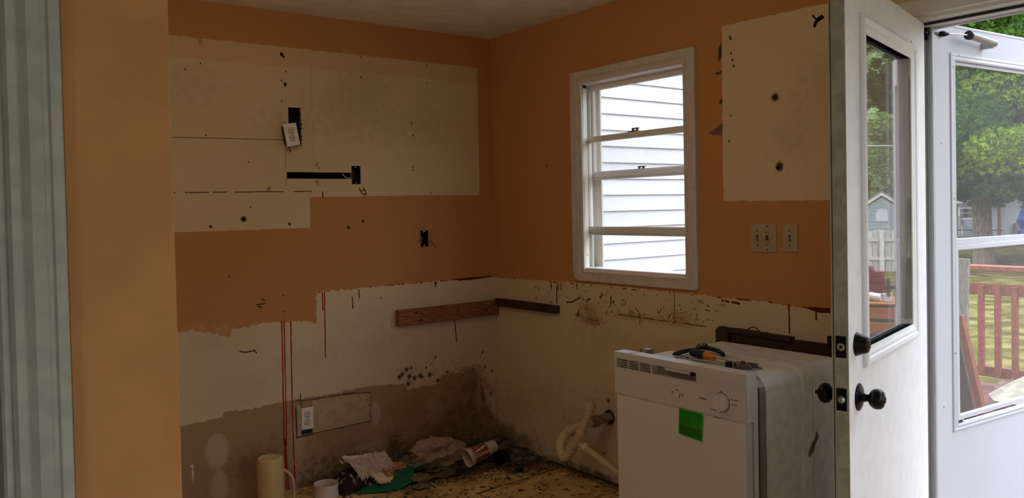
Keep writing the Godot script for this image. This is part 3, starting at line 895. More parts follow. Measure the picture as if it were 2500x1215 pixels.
	var cas := obj("trim_1", st, M.hall_trim)
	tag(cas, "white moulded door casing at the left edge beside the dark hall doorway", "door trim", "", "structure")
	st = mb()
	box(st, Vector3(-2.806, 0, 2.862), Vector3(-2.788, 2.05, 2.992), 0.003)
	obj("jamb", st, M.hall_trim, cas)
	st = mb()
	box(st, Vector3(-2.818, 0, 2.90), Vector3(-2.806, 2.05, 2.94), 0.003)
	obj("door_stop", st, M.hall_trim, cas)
	st = mb()
	prism(st, PackedVector2Array([Vector2(-3.68, 2.05), Vector2(-2.742, 2.05), Vector2(-2.742, 2.107), Vector2(-3.68, 2.107)]), 0.016, at(0, 0, 2.987))
	obj("head_casing", st, M.hall_trim, cas)

	# the upper vinyl layer, whose torn edge crosses the floor near the corner
	var edge := PackedVector2Array([Vector2(-0.62, 0.680), Vector2(-0.45, 0.664), Vector2(-0.32, 0.661), Vector2(-0.22, 0.648), Vector2(-0.10, 0.638), Vector2(-0.004, 0.63), Vector2(-0.004, 1.5), Vector2(-0.62, 1.5)])
	st = mb()
	st.set_uv(Vector2(0.85, 0.22))
	for k in edge.size():
		var p := edge[k]
		var q := edge[(k + 1) % edge.size()]
		oquad(st, Vector3(p.x, 0.0003, p.y), Vector3(q.x, 0.0003, q.y), Vector3(q.x, 0.004, q.y), Vector3(p.x, 0.004, p.y), Vector3(q.y - p.y, 0, p.x - q.x))
	var tri := Geometry2D.triangulate_polygon(edge)
	for k in range(0, tri.size(), 3):
		var t := []
		for j in 3:
			t.append(edge[tri[k + j]])
		var flip: bool = (t[1] - t[0]).cross(t[2] - t[0]) < 0.0
		for j in ([0, 2, 1] if flip else [0, 1, 2]):
			st.set_uv(Vector2((t[j].x + 2.63) / 2.63, t[j].y / 3.0))
			st.add_vertex(Vector3(t[j].x, 0.004, t[j].y))
	obj("vinyl_layer", st, floor_o.material_override, floor_o)

# ================================================================ window
func build_window():
	var w := thing("window_1", "white double-hung window with its lower sash raised halfway, facing white siding", "window", Transform3D.IDENTITY, "", "structure")
	# local frame of a wall at x = 0: x along z, y up, z into the room
	var W := Transform3D(Basis(Vector3.BACK, Vector3.UP, Vector3.LEFT), Vector3.ZERO)
	var st := mb()
	# casing: flat board with a stepped inner edge and rounded lower corners
	casing_ring(st, [Vector2(0.817, 1.085), Vector2(1.505, 1.085), Vector2(1.505, 2.067), Vector2(0.817, 2.067)], [Vector2(0.729, 1.027), Vector2(1.574, 1.027), Vector2(1.574, 2.129), Vector2(0.729, 2.129)], [0.05, 0.018, 0.004, 0.004], [Vector2(0, 0), Vector2(0, 0.012), Vector2(0.08, 0.016), Vector2(0.24, 0.016), Vector2(0.27, 0.013), Vector2(0.37, 0.013), Vector2(0.41, 0.018), Vector2(0.94, 0.018), Vector2(1.0, 0.014), Vector2(1.0, 0)], W)
	obj("casing", st, M.white_trim, w)
	# vinyl frame in the opening (x from the room outwards)
	for s in [[0.766, 0.817, 1.062, 2.084, -0.004, 0.028, "frame_lip"], [1.505, 1.553, 1.062, 2.084, -0.004, 0.028, "frame_lip"]]:
		obj(s[6], boxed(Vector3(s[4], s[2], s[0]), Vector3(s[5], s[3], s[1]), 0.002), M.vinyl, w)
	obj("frame_head", boxed(Vector3(-0.004, 2.060, 0.766), Vector3(OUT, 2.084, 1.553), 0.002), M.vinyl, w)
	obj("frame_sill", boxed(Vector3(-0.006, 1.056, 0.766), Vector3(OUT, 1.098, 1.553), 0.003), M.vinyl, w)
	for z in [[0.766, 0.778], [1.541, 1.553]]:
		obj("frame_jamb", boxed(Vector3(0.026, 1.09, z[0]), Vector3(OUT, 2.07, z[1]), 0.001), M.vinyl, w)
	for x in [[0.028, 0.034, 0.806], [0.066, 0.074, 0.800], [0.104, 0.116, 0.836]]:
		obj("track", boxed(Vector3(x[0], 1.096, 0.776), Vector3(x[1], 2.062, x[2]), 0.001), M.vinyl, w)
		obj("track", boxed(Vector3(x[0], 1.096, 2.319 - x[2]), Vector3(x[1], 2.062, 1.543), 0.001), M.vinyl, w)
	obj("balance_pocket", boxed(Vector3(0.0, 2.040, 0.8165), Vector3(0.024, 2.056, 0.8185)), M.groove, w)
	for p in [[0.014, 1.165], [0.050, 1.15]]:
		st = mb()
		lathe(st, [Vector2(0.0, 0.0015), Vector2(0.004, 0.001), Vector2(0.005, 0)], 8, Transform3D(Basis(Vector3.RIGHT, PI / 2), Vector3(p[0], p[1], 0.8172 if p[0] < 0.03 else 0.7785)))
		obj("screw_head", st, M.steel, w)
	sash(w, 0.036, 0.064, 1.277, 1.786, 0.786, 1.534, 0.030, true)
	sash(w, 0.076, 0.103, 1.567, 2.062, 0.786, 1.534, 0.030, false)

func sash(w: Node3D, x0: float, x1: float, y0: float, y1: float, z0: float, z1: float, f: float, inner: bool):
	var mat: Material = M.vinyl
	var sh := obj("sash", boxed(Vector3(x0, y0, z0), Vector3(x1, y0 + f, z1), 0.003), mat, w)
	tag(sh, "lower sash, raised" if inner else "upper sash behind the lower one")
	obj("top_rail", boxed(Vector3(x0, y1 - f, z0), Vector3(x1, y1, z1), 0.003), mat, sh)
	obj("stile", boxed(Vector3(x0, y0 + f, z0), Vector3(x1, y1 - f, z0 + 0.026), 0.003), mat, sh)
	obj("stile", boxed(Vector3(x0, y0 + f, z1 - 0.026), Vector3(x1, y1 - f, z1), 0.003), mat, sh)
	obj("glazing_bead", boxed(Vector3(x0 + 0.004, y0 + f - 0.001, z0 + 0.026), Vector3(x0 + 0.012, y0 + f + 0.006, z1 - 0.026), 0.001), mat, sh)
	obj("lift_lip", boxed(Vector3(x0 - 0.006, y0 - 0.008, z0), Vector3(x1, y0 - 0.001, z1), 0.001), mat, sh)
	var st := mb()
	box(st, Vector3((x0 + x1) / 2 - 0.002, y0 + f, z0 + 0.026), Vector3((x0 + x1) / 2 + 0.002, y1 - f, z1 - 0.026))
	obj("pane", st, M.glass, sh)
	# cam lock on the meeting rail
	var yl := y1 if inner else y0 + f
	st = mb()
	box(st, Vector3(x0 + 0.004, yl, 1.10), Vector3(x1 - 0.004, yl + 0.006, 1.165), 0.002)
	box(st, Vector3(x0 + 0.006, yl + 0.006, 1.125), Vector3(x1 - 0.006, yl + 0.014, 1.133), 0.002)
	box(st, Vector3(x0 + 0.006, yl + 0.006, 1.152), Vector3(x1 - 0.006, yl + 0.014, 1.160), 0.002)
	box(st, Vector3(x0 + 0.006, yl + 0.014, 1.122), Vector3(x1 - 0.006, yl + 0.019, 1.168), 0.002)
	obj("cam_lock", st, M.dark_steel if not inner else paint(Color(0.36, 0.33, 0.30), 0.5), sh)

# ================================================================ entrance: frame, the inner door and the storm door
func build_entrance():
	var fr := thing("door_1", "white door frame of the entrance with its head and hinge jamb", "door frame", Transform3D.IDENTITY, "", "structure")
	var zh := JAMB_Z
	obj("hinge_jamb", boxed(Vector3(-0.004, 0.018, zh - 0.020), Vector3(0.118, 2.066, zh), 0.002), M.white, fr)
	obj("latch_jamb", boxed(Vector3(-0.004, 0.018, zh + 0.922), Vector3(0.125, 2.066, zh + 0.942), 0.002), M.white, fr)
	obj("head_jamb", boxed(Vector3(-0.004, 2.046, zh - 0.020), Vector3(0.125, 2.066, zh + 0.942), 0.002), M.white, fr)
	obj("head_stop", boxed(Vector3(0.052, 2.034, zh), Vector3(0.098, 2.046, zh + 0.922), 0.002), M.white, fr)
	obj("head_weatherstrip", boxed(Vector3(0.046, 2.036, zh), Vector3(0.052, 2.046, zh + 0.922), 0.001), M.black, fr)
	obj("hinge_stop", boxed(Vector3(0.052, 0.018, zh), Vector3(0.092, 2.046, zh + 0.010), 0.002), M.white, fr)
	for s in [[zh - 0.075, zh - 0.016], [zh + 0.938, zh + 0.997]]:
		obj("side_casing", boxed(Vector3(-0.016, 0, s[0]), Vector3(0, 2.062, s[1]), 0.004), M.white, fr)
	obj("head_casing", boxed(Vector3(-0.016, 2.060, zh - 0.075), Vector3(0, 2.120, zh + 0.997), 0.004), M.white, fr)
	# aluminium z-bar that carries the storm door
	obj("storm_frame", boxed(Vector3(0.100, 0.02, zh), Vector3(0.122, 2.05, zh + 0.012), 0.002), M.aluminium, fr)
	obj("storm_head", boxed(Vector3(0.098, 2.030, zh), Vector3(0.122, 2.046, zh + 0.922), 0.002), M.aluminium, fr)

	# ---- inner door: leaf coordinates: x from the hinge edge to the latch edge, y up, z out of the outer face
	var th := deg_to_rad(14.0)
	var d := Vector3(-cos(th), 0, sin(th))
	var nrm := Vector3(sin(th), 0, cos(th))
	var leaf := thing("door_2", "white half-glass entry door standing open with black knob and deadbolt", "door", Transform3D(Basis(-d, Vector3.UP, nrm), Vector3(0, 0, 2.592)), "", "structure")
	# local x of a point s along the leaf is -s
	var S := func(s: float, y: float, h: float) -> Vector3: return Vector3(-s, y, h)
	var W := 0.910
	var g := [0.215, 0.735, 1.005, 1.885]      # glass opening: s0, s1, y0, y1
	var st := mb()
	for r in [[0.004, g[0], 0.012, 2.032], [g[1], W, 0.012, 2.032], [g[0], g[1], 0.012, g[2]], [g[0], g[1], g[3], 2.032]]:
		box(st, S.call(r[1], r[2], -0.044), S.call(r[0], r[3], 0.0))
	obj("slab", st, M.door, leaf)
	obj("edge_strip", boxed(S.call(W + 0.0015, 0.012, -0.043), S.call(W, 2.032, -0.001)), mottled(Color(0.62, 0.62, 0.56), 0.08, Vector3(2, 2, 2), 41, 0.6), leaf)
	obj("edge_seam", boxed(S.call(W + 0.0022, 0.012, -0.0395), S.call(W + 0.0012, 2.032, -0.0375)), M.groove, leaf)
	# glazing frames, outer and inner face
	var pf := [Vector2(0, -0.0222), Vector2(0, 0.004), Vector2(0.008, 0.005), Vector2(0.016, 0.009), Vector2(0.024, 0.009), Vector2(0.028, 0.013), Vector2(0.038, 0.0145), Vector2(0.046, 0.012), Vector2(0.050, 0.006), Vector2(0.050, 0)]
	st = mb()
	mitred(st, Vector2(-g[1], g[2]), Vector2(-g[0], g[3]), pf)
	obj("glass_frame", st, M.door, leaf)
	st = mb()
	mitred(st, Vector2(g[0], g[2]), Vector2(g[1], g[3]), pf, Transform3D(Basis(Vector3.LEFT, Vector3.UP, Vector3.FORWARD), Vector3(0, 0, -0.044)))
	obj("glass_frame", st, M.door, leaf)
	for h in [-0.016, -0.030]:
		st = mb()
		box(st, S.call(g[1] + 0.004, g[2] - 0.004, h - 0.003), S.call(g[0] - 0.004, g[3] + 0.004, h))
		obj("pane", st, M.glass, leaf)
	for k in [[0.17, 1.93]]:
		st = mb()
		lathe(st, [Vector2(0, 0.0012), Vector2(0.004, 0.0008), Vector2(0.005, 0)], 8, Transform3D(Basis(Vector3.RIGHT, PI / 2), S.call(k[0] + 0.02, k[1] + 0.012, 0.0)))
		obj("screw_plug", st, M.dark_steel, leaf)
	# deadbolt
	var face := Basis(Vector3.RIGHT, PI / 2)      # lathe axis out of the outer face
	var db := Vector3(-0.840, 1.028, 0)
	st = mb()
	lathe(st, [Vector2(0, 0.032), Vector2(0.017, 0.032), Vector2(0.021, 0.030), Vector2(0.031, 0.003), Vector2(0.033, 0.0)], 32, Transform3D(face, db))
	var dbo := obj("deadbolt", st, M.black_metal, leaf)
	st = mb()
	lathe(st, [Vector2(0, 0.034), Vector2(0.012, 0.034), Vector2(0.013, 0.031)], 20, Transform3D(face, db))
	obj("lock_cylinder", st, paint(Color(0.30, 0.20, 0.11), 0.35, 0.8), dbo)
	obj("keyhole", boxed(db + Vector3(-0.001, -0.005, 0.0338), db + Vector3(0.001, 0.005, 0.0346)), M.black, dbo)
	st = mb()
	lathe(st, [Vector2(0, 0.014), Vector2(0.022, 0.014), Vector2(0.031, 0.006), Vector2(0.032, 0.0)], 28, Transform3D(Basis(Vector3.RIGHT, -PI / 2), db + Vector3(0, 0, -0.044)))
	box(st, db + Vector3(-0.005, -0.017, -0.078), db + Vector3(0.005, 0.017, -0.056), 0.003)
	obj("thumb_turn", st, M.black_metal, leaf)
	# knob set
	var kn := Vector3(-0.826, 0.881, 0)
	st = mb()
	lathe(st, [Vector2(0.0095, 0.022), Vector2(0.013, 0.012), Vector2(0.022, 0.009), Vector2(0.030, 0.007), Vector2(0.037, 0.003), Vector2(0.038, 0)], 32, Transform3D(face, kn))
	var kno := obj("knob", st, M.black_metal, leaf)
	st = mb()
	lathe(st, [Vector2(0, 0.068), Vector2(0.010, 0.0675), Vector2(0.012, 0.0655), Vector2(0.020, 0.064), Vector2(0.026, 0.058), Vector2(0.028, 0.048), Vector2(0.0265, 0.040), Vector2(0.021, 0.032), Vector2(0.013, 0.028), Vector2(0.010, 0.024), Vector2(0.0095, 0.018)], 32, Transform3D(face, kn))
	obj("knob_ball", st, M.black_metal, kno)
	st = mb()
	lathe(st, [Vector2(0, 0.0688), Vector2(0.0085, 0.0688), Vector2(0.009, 0.067)], 16, Transform3D(face, kn))
	obj("lock_cylinder", st, M.dark_steel, kno)
	var inn := Basis(Vector3.RIGHT, -PI / 2)
	var ki := kn + Vector3(0, 0, -0.044)
	st = mb()
	lathe(st, [Vector2(0.0115, 0.030), Vector2(0.014, 0.012), Vector2(0.022, 0.009), Vector2(0.036, 0.004), Vector2(0.037, 0)], 28, Transform3D(inn, ki))
	var kni := obj("inner_knob", st, M.black_metal, leaf)
	st = mb()
	lathe(st, [Vector2(0, 0.064), Vector2(0.018, 0.062), Vector2(0.026, 0.055), Vector2(0.0285, 0.046), Vector2(0.026, 0.036), Vector2(0.017, 0.028), Vector2(0.0115, 0.024)], 28, Transform3D(inn, ki))
	obj("knob_ball", st, M.black_metal, kni)
	obj("lock_button", boxed(ki + Vector3(-0.003, -0.006, -0.074), ki + Vector3(0.003, 0.006, -0.062), 0.002), M.black_metal, kni)
	# plates on the latch edge
	var edge := Basis(Vector3.BACK, PI / 2)       # lathe axis towards -x, out of the latch edge
	for k in [[1.000, 1.058, false], [0.858, 0.918, true]]:
		var pl := obj("latch_plate", boxed(S.call(W + 0.0035, k[0], -0.033), S.call(W + 0.001, k[1], -0.006), 0.0008), M.black_metal, leaf)
		var c := Vector3(-(W + 0.0035), (k[0] + k[1]) / 2, -0.0195)
		st = mb()
		if k[2]:
			lathe(st, [Vector2(0, 0.011), Vector2(0.006, 0.010), Vector2(0.0095, 0.004), Vector2(0.010, 0)], 20, Transform3D(edge, c))
		else:
			lathe(st, [Vector2(0.0045, 0.0005), Vector2(0.0045, 0.002), Vector2(0.010, 0.0015), Vector2(0.0105, 0)], 20, Transform3D(edge, c))
		obj("bolt", st, paint(Color(0.62, 0.62, 0.60), 0.4, 0.5), pl)
	for y in [0.25, 1.02, 1.80]:
		st = mb()
		tube(st, [S.call(-0.010, y - 0.045, -0.056), S.call(-0.010, y + 0.045, -0.056)], 0.007, 10)
		obj("hinge", st, M.steel, leaf)

	# ---- storm door, swung right out: x along the leaf from its hinge, y up, z out of its inner face
	var a := deg_to_rad(-5.0)
	var sd := thing("door_3", "white aluminium storm door swung outward with two glass panels", "storm door", Transform3D(Basis(Vector3.UP, a), Vector3(0.0885, 0, 2.578)), "", "structure")
	var sx0 := 0.004
	var sx1 := 0.874
	st = mb()
	for r in [[sx0, 0.113, 0.04, 2.046], [0.771, sx1, 0.04, 2.046], [0.113, 0.771, 0.04, 0.575], [0.113, 0.771, 1.945, 2.046]]:
		box(st, Vector3(r[0], r[2], -0.032), Vector3(r[1], r[3], 0))
	obj("slab", st, M.storm, sd)
	obj("top_edge", boxed(Vector3(sx0, 2.046, -0.034), Vector3(sx1, 2.056, 0.002), 0.002), M.storm, sd)
	# hinge rail
	obj("hinge_rail", boxed(Vector3(-0.010, 0.03, -0.006), Vector3(0.004, 2.044, 0.004), 0.002), M.aluminium, sd)
	for y in [0.755, 1.30, 1.80]:
		obj("hinge_leaf", boxed(Vector3(-0.012, y - 0.035, 0.004), Vector3(0.001, y + 0.035, 0.006), 0.001), M.aluminium, sd)
	# raised frame round the window
	st = mb()
	mitred(st, Vector2(0.135, 0.585), Vector2(0.749, 1.925), [Vector2(0, -0.012), Vector2(0, 0.006), Vector2(0.006, 0.008), Vector2(0.014, 0.005), Vector2(0.020, 0.007), Vector2(0.026, 0.005), Vector2(0.028, 0)])
	obj("window_frame", st, M.storm, sd)
	# upper glass
	st = mb()
	mitred(st, Vector2(0.139, 1.268), Vector2(0.745, 1.916), [Vector2(0, -0.022), Vector2(0, -0.012), Vector2(0.006, -0.010), Vector2(0.012, -0.010)])
	var up := obj("upper_sash", st, M.storm, sd)
	obj("pane", boxed(Vector3(0.135, 1.262, -0.020), Vector3(0.749, 1.920, -0.017)), M.storm_glass, up)
	obj("header_slat", boxed(Vector3(0.137, 1.912, -0.010), Vector3(0.747, 1.925, -0.004), 0.001), M.storm, up)
	# lower sash, slipped a little out of true
	var low := Node3D.new()
	low.name = "lower_sash"
	sd.add_child(low, true)
	low.transform = Transform3D(Basis(Vector3.BACK, deg_to_rad(0.35)), Vector3(0.140, 0.594, 0))
	st = mb()
	mitred(st, Vector2(0.020, 0.020), Vector2(0.588, 0.632), [Vector2(0, -0.012), Vector2(0, -0.002), Vector2(0.003, 0.001), Vector2(0.018, 0.001), Vector2(0.020, -0.004)])
	obj("sash_frame", st, M.storm, low)
	obj("pane", boxed(Vector3(0.016, 0.016, -0.009), Vector3(0.592, 0.636, -0.006)), M.storm_glass, low)
	obj("weep_slot", boxed(Vector3(0.140, 0.583, -0.006), Vector3(0.185, 0.592, -0.002)), M.groove, sd)
	obj("latch_tab", boxed(Vector3(0.170, 0.583, -0.004), Vector3(0.180, 0.594, 0.002), 0.001), M.aluminium, sd)
	obj("meeting_rail", boxed(Vector3(0.137, 1.246, -0.022), Vector3(0.747, 1.270, -0.006), 0.002), M.storm, sd)
	st = mb()
	tube(st, [Vector3(0.800, 1.02, 0.030), Vector3(0.800, 1.02, 0.0)], 0.009, 10)
	box(st, Vector3(0.785, 0.975, 0.026), Vector3(0.815, 1.065, 0.044), 0.006)
	obj("handle", st, M.black_metal, sd)
	obj("handle_plate", boxed(Vector3(0.782, 0.93, 0.0), Vector3(0.818, 1.10, 0.006), 0.002), M.black_metal, sd)
	for p in [[0.118, 1.90], [0.118, 1.42], [0.118, 0.85], [0.16, 1.945], [0.05, 1.62], [0.05, 0.66]]:
		st = mb()
		lathe(st, [Vector2(0, 0.001), Vector2(0.003, 0.0007), Vector2(0.0035, 0)], 8, Transform3D(Basis(Vector3.RIGHT, PI / 2), Vector3(p[0], p[1], 0.0075 if p[0] > 0.1 else 0.0)))
		obj("rivet", st, M.steel, sd)

	# ---- pneumatic closer between jamb and storm door
	var cl := thing("door_closer", "black and silver pneumatic closer at the top of the storm door", "door closer", Transform3D.IDENTITY)
	obj("jamb_bracket", boxed(Vector3(0.056, 1.990, zh + 0.011), Vector3(0.088, 2.040, zh + 0.016), 0.002), M.dark_steel, cl)
	for y in [1.997, 2.033]:
		st = mb()
		lathe(st, [Vector2(0, 0.006), Vector2(0.0055, 0.005), Vector2(0.006, 0)], 10, Transform3D(Basis(Vector3.RIGHT, PI / 2), Vector3(0.075, y, zh + 0.016)))
		obj("screw_head", st, M.black_metal, cl)
	var y0 := 2.014
	st = mb()
	bar(st, Vector3(0.062, y0, zh + 0.018), Vector3(0.128, y0, 2.584), 0.011, 0.008, Vector3.UP, 0.002)
	obj("bracket_arm", st, M.black_metal, cl)
	st = mb()
	tube(st, [Vector3(0.122, y0, 2.582), Vector3(0.130, y0, 2.586), Vector3(0.140, y0, 2.592), Vector3(0.150, y0, 2.597), Vector3(0.160, y0, 2.602)], [0.004, 0.009, 0.011, 0.009, 0.004], 12)
	obj("joint", st, M.black_metal, cl)
	st = mb()
	tube(st, [Vector3(0.15, y0, 2.597), Vector3(0.236, y0 - 0.002, 2.636)], 0.0028, 8)
	obj("piston_rod", st, M.chrome, cl)
	var ca := Vector3(0.236, y0 - 0.002, 2.636)
	var cb := Vector3(0.43, y0 - 0.014, 2.646)
	st = mb()
	tube(st, [ca, ca.lerp(cb, 0.06)], 0.0165, 20)
	obj("end_cap", st, M.black_plastic, cl)
	st = mb()
	tube(st, [ca.lerp(cb, 0.06), cb], 0.0135, 20)
	obj("cylinder", st, paint(Color(0.60, 0.59, 0.58), 0.4, 0.3), cl)
	obj("door_bracket", boxed(Vector3(0.41, y0 - 0.032, 2.603), Vector3(0.425, y0 - 0.006, 2.650), 0.003), M.aluminium, cl)
	# dining-area window outside the frame, added to let in more daylight
	var rw := thing("window_2", "added white window of the dining area on the door wall, out of view, letting in daylight", "window", Transform3D.IDENTITY, "", "structure")
	for y in [0.60, 2.15]:
		obj("frame", boxed(Vector3(0.02, y, 4.0), Vector3(0.08, y + 0.05, 6.3), 0.004), M.vinyl, rw)
	for z in [4.0, 5.125, 6.25]:
		obj("frame", boxed(Vector3(0.02, 0.65, z), Vector3(0.08, 2.15, z + 0.05), 0.004), M.vinyl, rw)

# a casing round a rectangle: profile of (share of the way from the inner to the outer outline, height); outer corners rounded
func casing_ring(st: SurfaceTool, inner: Array, outer: Array, radius: Array, prof: Array, xf: Transform3D):
	var ins := []
	var outs := []
	for k in 4:
		var o: Vector2 = outer[k]
		var prev: Vector2 = (outer[(k + 3) % 4] - o).normalized()
		var next: Vector2 = (outer[(k + 1) % 4] - o).normalized()
		var r: float = radius[k]
		for i in 7:
			var t := PI / 2 * i / 6.0
			ins.append(inner[k])
			outs.append(o + (prev + next) * r - prev * r * sin(t) - next * r * cos(t))
	var n := ins.size()
	for i in n:
		var j := (i + 1) % n
		var side: Vector2 = ((outs[i] + outs[j]) - (ins[i] + ins[j])).normalized()
		for k in prof.size() - 1:
			var a: Vector2 = prof[k]
			var b: Vector2 = prof[k + 1]
			var p0: Vector2 = ins[i].lerp(outs[i], a.x)
			var p1: Vector2 = ins[j].lerp(outs[j], a.x)
			var p2: Vector2 = ins[j].lerp(outs[j], b.x)
			var p3: Vector2 = ins[i].lerp(outs[i], b.x)
			var o3 := Vector3(side.x * -(b.y - a.y), side.y * -(b.y - a.y), (b.x - a.x) * 0.06)
			if p0.distance_to(p1) + p2.distance_to(p3) < 1e-5: continue
			if p0.distance_to(p1) < 1e-6:
				otri(st, xf * Vector3(p0.x, p0.y, a.y), xf * Vector3(p2.x, p2.y, b.y), xf * Vector3(p3.x, p3.y, b.y), xf.basis * o3)
			else:
				oquad(st, xf * Vector3(p0.x, p0.y, a.y), xf * Vector3(p1.x, p1.y, a.y), xf * Vector3(p2.x, p2.y, b.y), xf * Vector3(p3.x, p3.y, b.y), xf.basis * o3)

# ================================================================ things on the walls
# cover plate in local axes: x right, y up, z out of the wall; parts of a duplex receptacle
func duplex(p: Node3D, w := 0.070, h := 0.114, thick := 0.006):
	obj("cover_plate", boxed(Vector3(-w / 2, -h / 2, 0), Vector3(w / 2, h / 2, thick), 0.003), M.plate, p)
	for y in [0.0195, -0.0195]:
		var poly := PackedVector2Array()
		for k in 28:
			var a := TAU * k / 28.0
			poly.append(Vector2(cos(a) * 0.0172, clampf(sin(a) * 0.0172, -0.0142, 0.0142)))
		var st := mb()
		prism(st, poly, 0.0018, at(0, y, thick))
		var rec := obj("receptacle", st, M.ivory, p)
		st = mb()
		for k in 28:
			var q0 := poly[k]
			var q1 := poly[(k + 1) % 28]
			oquad(st, Vector3(q0.x, q0.y + y, thick + 0.0005), Vector3(q1.x, q1.y + y, thick + 0.0005), Vector3(q1.x * 1.09, q1.y * 1.09 + y, thick + 0.0005), Vector3(q0.x * 1.09, q0.y * 1.09 + y, thick + 0.0005), Vector3.BACK)
		obj("outline", st, M.groove, rec)
		for x in [-0.0063, 0.0063]:
			obj("slot", boxed(Vector3(x - 0.0013, y + 0.0005, thick + 0.001), Vector3(x + 0.0013, y + (0.0095 if x < 0 else 0.0085), thick + 0.0021)), M.black, rec)
		st = mb()
		lathe(st, [Vector2(0, 0.0021), Vector2(0.0028, 0.0021), Vector2(0.0028, 0.001)], 12, Transform3D(Basis(Vector3.RIGHT, PI / 2), Vector3(0, y - 0.007, thick)))
		obj("ground_hole", st, M.black, rec)
	var sc := mb()
	lathe(sc, [Vector2(0, 0.0016), Vector2(0.003, 0.001), Vector2(0.0034, 0)], 10, Transform3D(Basis(Vector3.RIGHT, PI / 2), Vector3(0, 0, thick)))
	obj("screw_head", sc, M.steel, p)

func build_wall_things():
	var st: SurfaceTool
	# outlet pulled out of the wall, hanging crooked from its cable
	var o := thing("outlet", "white duplex outlet hanging crooked at the long upright cut in the wall", "outlet", Transform3D(Basis(Vector3.BACK, deg_to_rad(10)) * Basis(Vector3.UP, deg_to_rad(8)), Vector3(-1.288, 1.812, 0.052)))
	duplex(o, 0.076, 0.114)
	obj("device_box", boxed(Vector3(-0.026, -0.048, -0.040), Vector3(0.026, 0.048, 0.0), 0.003), M.black_plastic, o)
	st = mb()
	tube(st, curve([Vector3(-0.004, 0.062, -0.006), Vector3(-0.018, 0.075, -0.004), Vector3(-0.027, 0.083, -0.010)]), 0.0022, 8)
	obj("stray_wire", st, M.wire_white, o)
	st = mb()
	tube(st, curve([Vector3(-0.020, -0.05, -0.02), Vector3(-0.014, -0.064, -0.022), Vector3(-0.004, -0.083, -0.030)]), 0.0022, 8)
	obj("stray_wire", st, M.wire_brown, o)
	st = mb()
	tube(st, curve([Vector3(0.0, 0.04, -0.030), Vector3(0.02, 0.06, -0.06), Vector3(0.03, 0.10, -0.11)]), 0.006, 8)
	obj("cable", st, M.wire_white, o)

	rng.seed = 91
	for k in 9:
		st = mb()
		var yy := 1.775 + k * 0.02 + rng.randf_range(-0.006, 0.006)
		var w := rng.randf_range(0.003, 0.009)
		prism(st, PackedVector2Array([Vector2(-1.2145, yy - w), Vector2(-1.2145 + w * 0.9, yy), Vector2(-1.2145, yy + w), Vector2(-1.2175, yy)]), 0.0012, at(0, 0, 0.0004))
		obj("torn_paper", st, M.groove, get_node("wall_back"))

	# box at the end of the long level cut
	o = thing("switch_box", "open black switch box at the right end of the level cut in the wall", "electrical box", at(-0.909, 1.6145, 0))
	open_box(o, 0.050, 0.094)
	st = mb()
	tube(st, curve([Vector3(-0.075, 0.006, -0.012), Vector3(-0.06, -0.010, -0.010), Vector3(-0.045, -0.0165, -0.008), Vector3(-0.025, -0.014, -0.012), Vector3(-0.012, 0.002, -0.03)]), 0.0028, 8)
	obj("cable", st, M.wire_white, o)
	st = mb()
	tube(st, curve([Vector3(-0.012, 0.002, -0.03), Vector3(-0.004, 0.018, -0.02), Vector3(0.002, 0.024, -0.03)]), 0.0018, 6)
	obj("stray_wire", st, M.copper, o)
	# box with a loose wire, lower right
	o = thing("outlet_box", "empty outlet box with a dark loose wire curling out on the orange paint", "electrical box", at(-0.492, 1.256, 0))
	open_box(o, 0.050, 0.090)
	st = mb()
	tube(st, curve([Vector3(0.012, -0.012, -0.03), Vector3(0.026, -0.014, 0.004), Vector3(0.040, -0.019, 0.012), Vector3(0.056, -0.036, 0.012), Vector3(0.070, -0.060, 0.009)]), 0.0019, 8)
	obj("loose_wire", st, M.wire_brown, o)
	st = mb()
	tube(st, curve([Vector3(-0.008, -0.032, -0.03), Vector3(-0.012, -0.005, -0.01), Vector3(-0.022, 0.006, 0.0), Vector3(-0.02, 0.014, 0.002)]), 0.0014, 6)
	obj("loose_wire", st, M.wire_white, o)
	st = mb()
	tube(st, curve([Vector3(-0.022, -0.008, -0.01), Vector3(-0.030, -0.010, 0.004), Vector3(-0.040, -0.008, 0.006), Vector3(-0.042, -0.013, 0.006), Vector3(-0.034, -0.015, 0.006)]), 0.0014, 6)
	obj("loose_wire", st, M.copper, o)
	# outlet in the wallboard patch
	o = thing("outlet", "white duplex outlet set over the gap in the bare wallboard patch near the floor", "outlet", at(-1.2235, 0.355, 0.004))
	duplex(o, 0.066, 0.114, 0.005)
	obj("device_box", boxed(Vector3(-0.024, -0.078, -0.05), Vector3(0.024, 0.045, -0.014)), M.black_plastic, o)
	# plates on the window wall: local x runs along z, out is -x
	var wb := Basis(Vector3.BACK, Vector3.UP, Vector3.LEFT)
	o = thing("outlet_plate", "wide two-gang plate with a switch and a rectangular outlet on the window wall", "outlet", Transform3D(wb, Vector3(0, 1.272, 1.920)))
	obj("cover_plate", boxed(Vector3(-0.064, -0.060, 0), Vector3(0.064, 0.060, 0.006), 0.003), M.plate_dull, o)
	toggle(o, -0.028)
	obj("receptacle", boxed(Vector3(0.004, -0.034, 0.005), Vector3(0.038, 0.034, 0.0075), 0.001), M.plate_dull, o)
	for y in [0.020, -0.020]:
		for x in [0.0145, 0.0275]:
			obj("slot", boxed(Vector3(x - 0.0013, y - 0.002, 0.007), Vector3(x + 0.0013, y + 0.007, 0.0078)), M.black, o)
		st = mb()
		lathe(st, [Vector2(0, 0.0003), Vector2(0.0028, 0.0003), Vector2(0.0028, -0.0005)], 10, Transform3D(Basis(Vector3.RIGHT, PI / 2), Vector3(0.021, y - 0.0075, 0.0077)))
		obj("ground_hole", st, M.black, o)
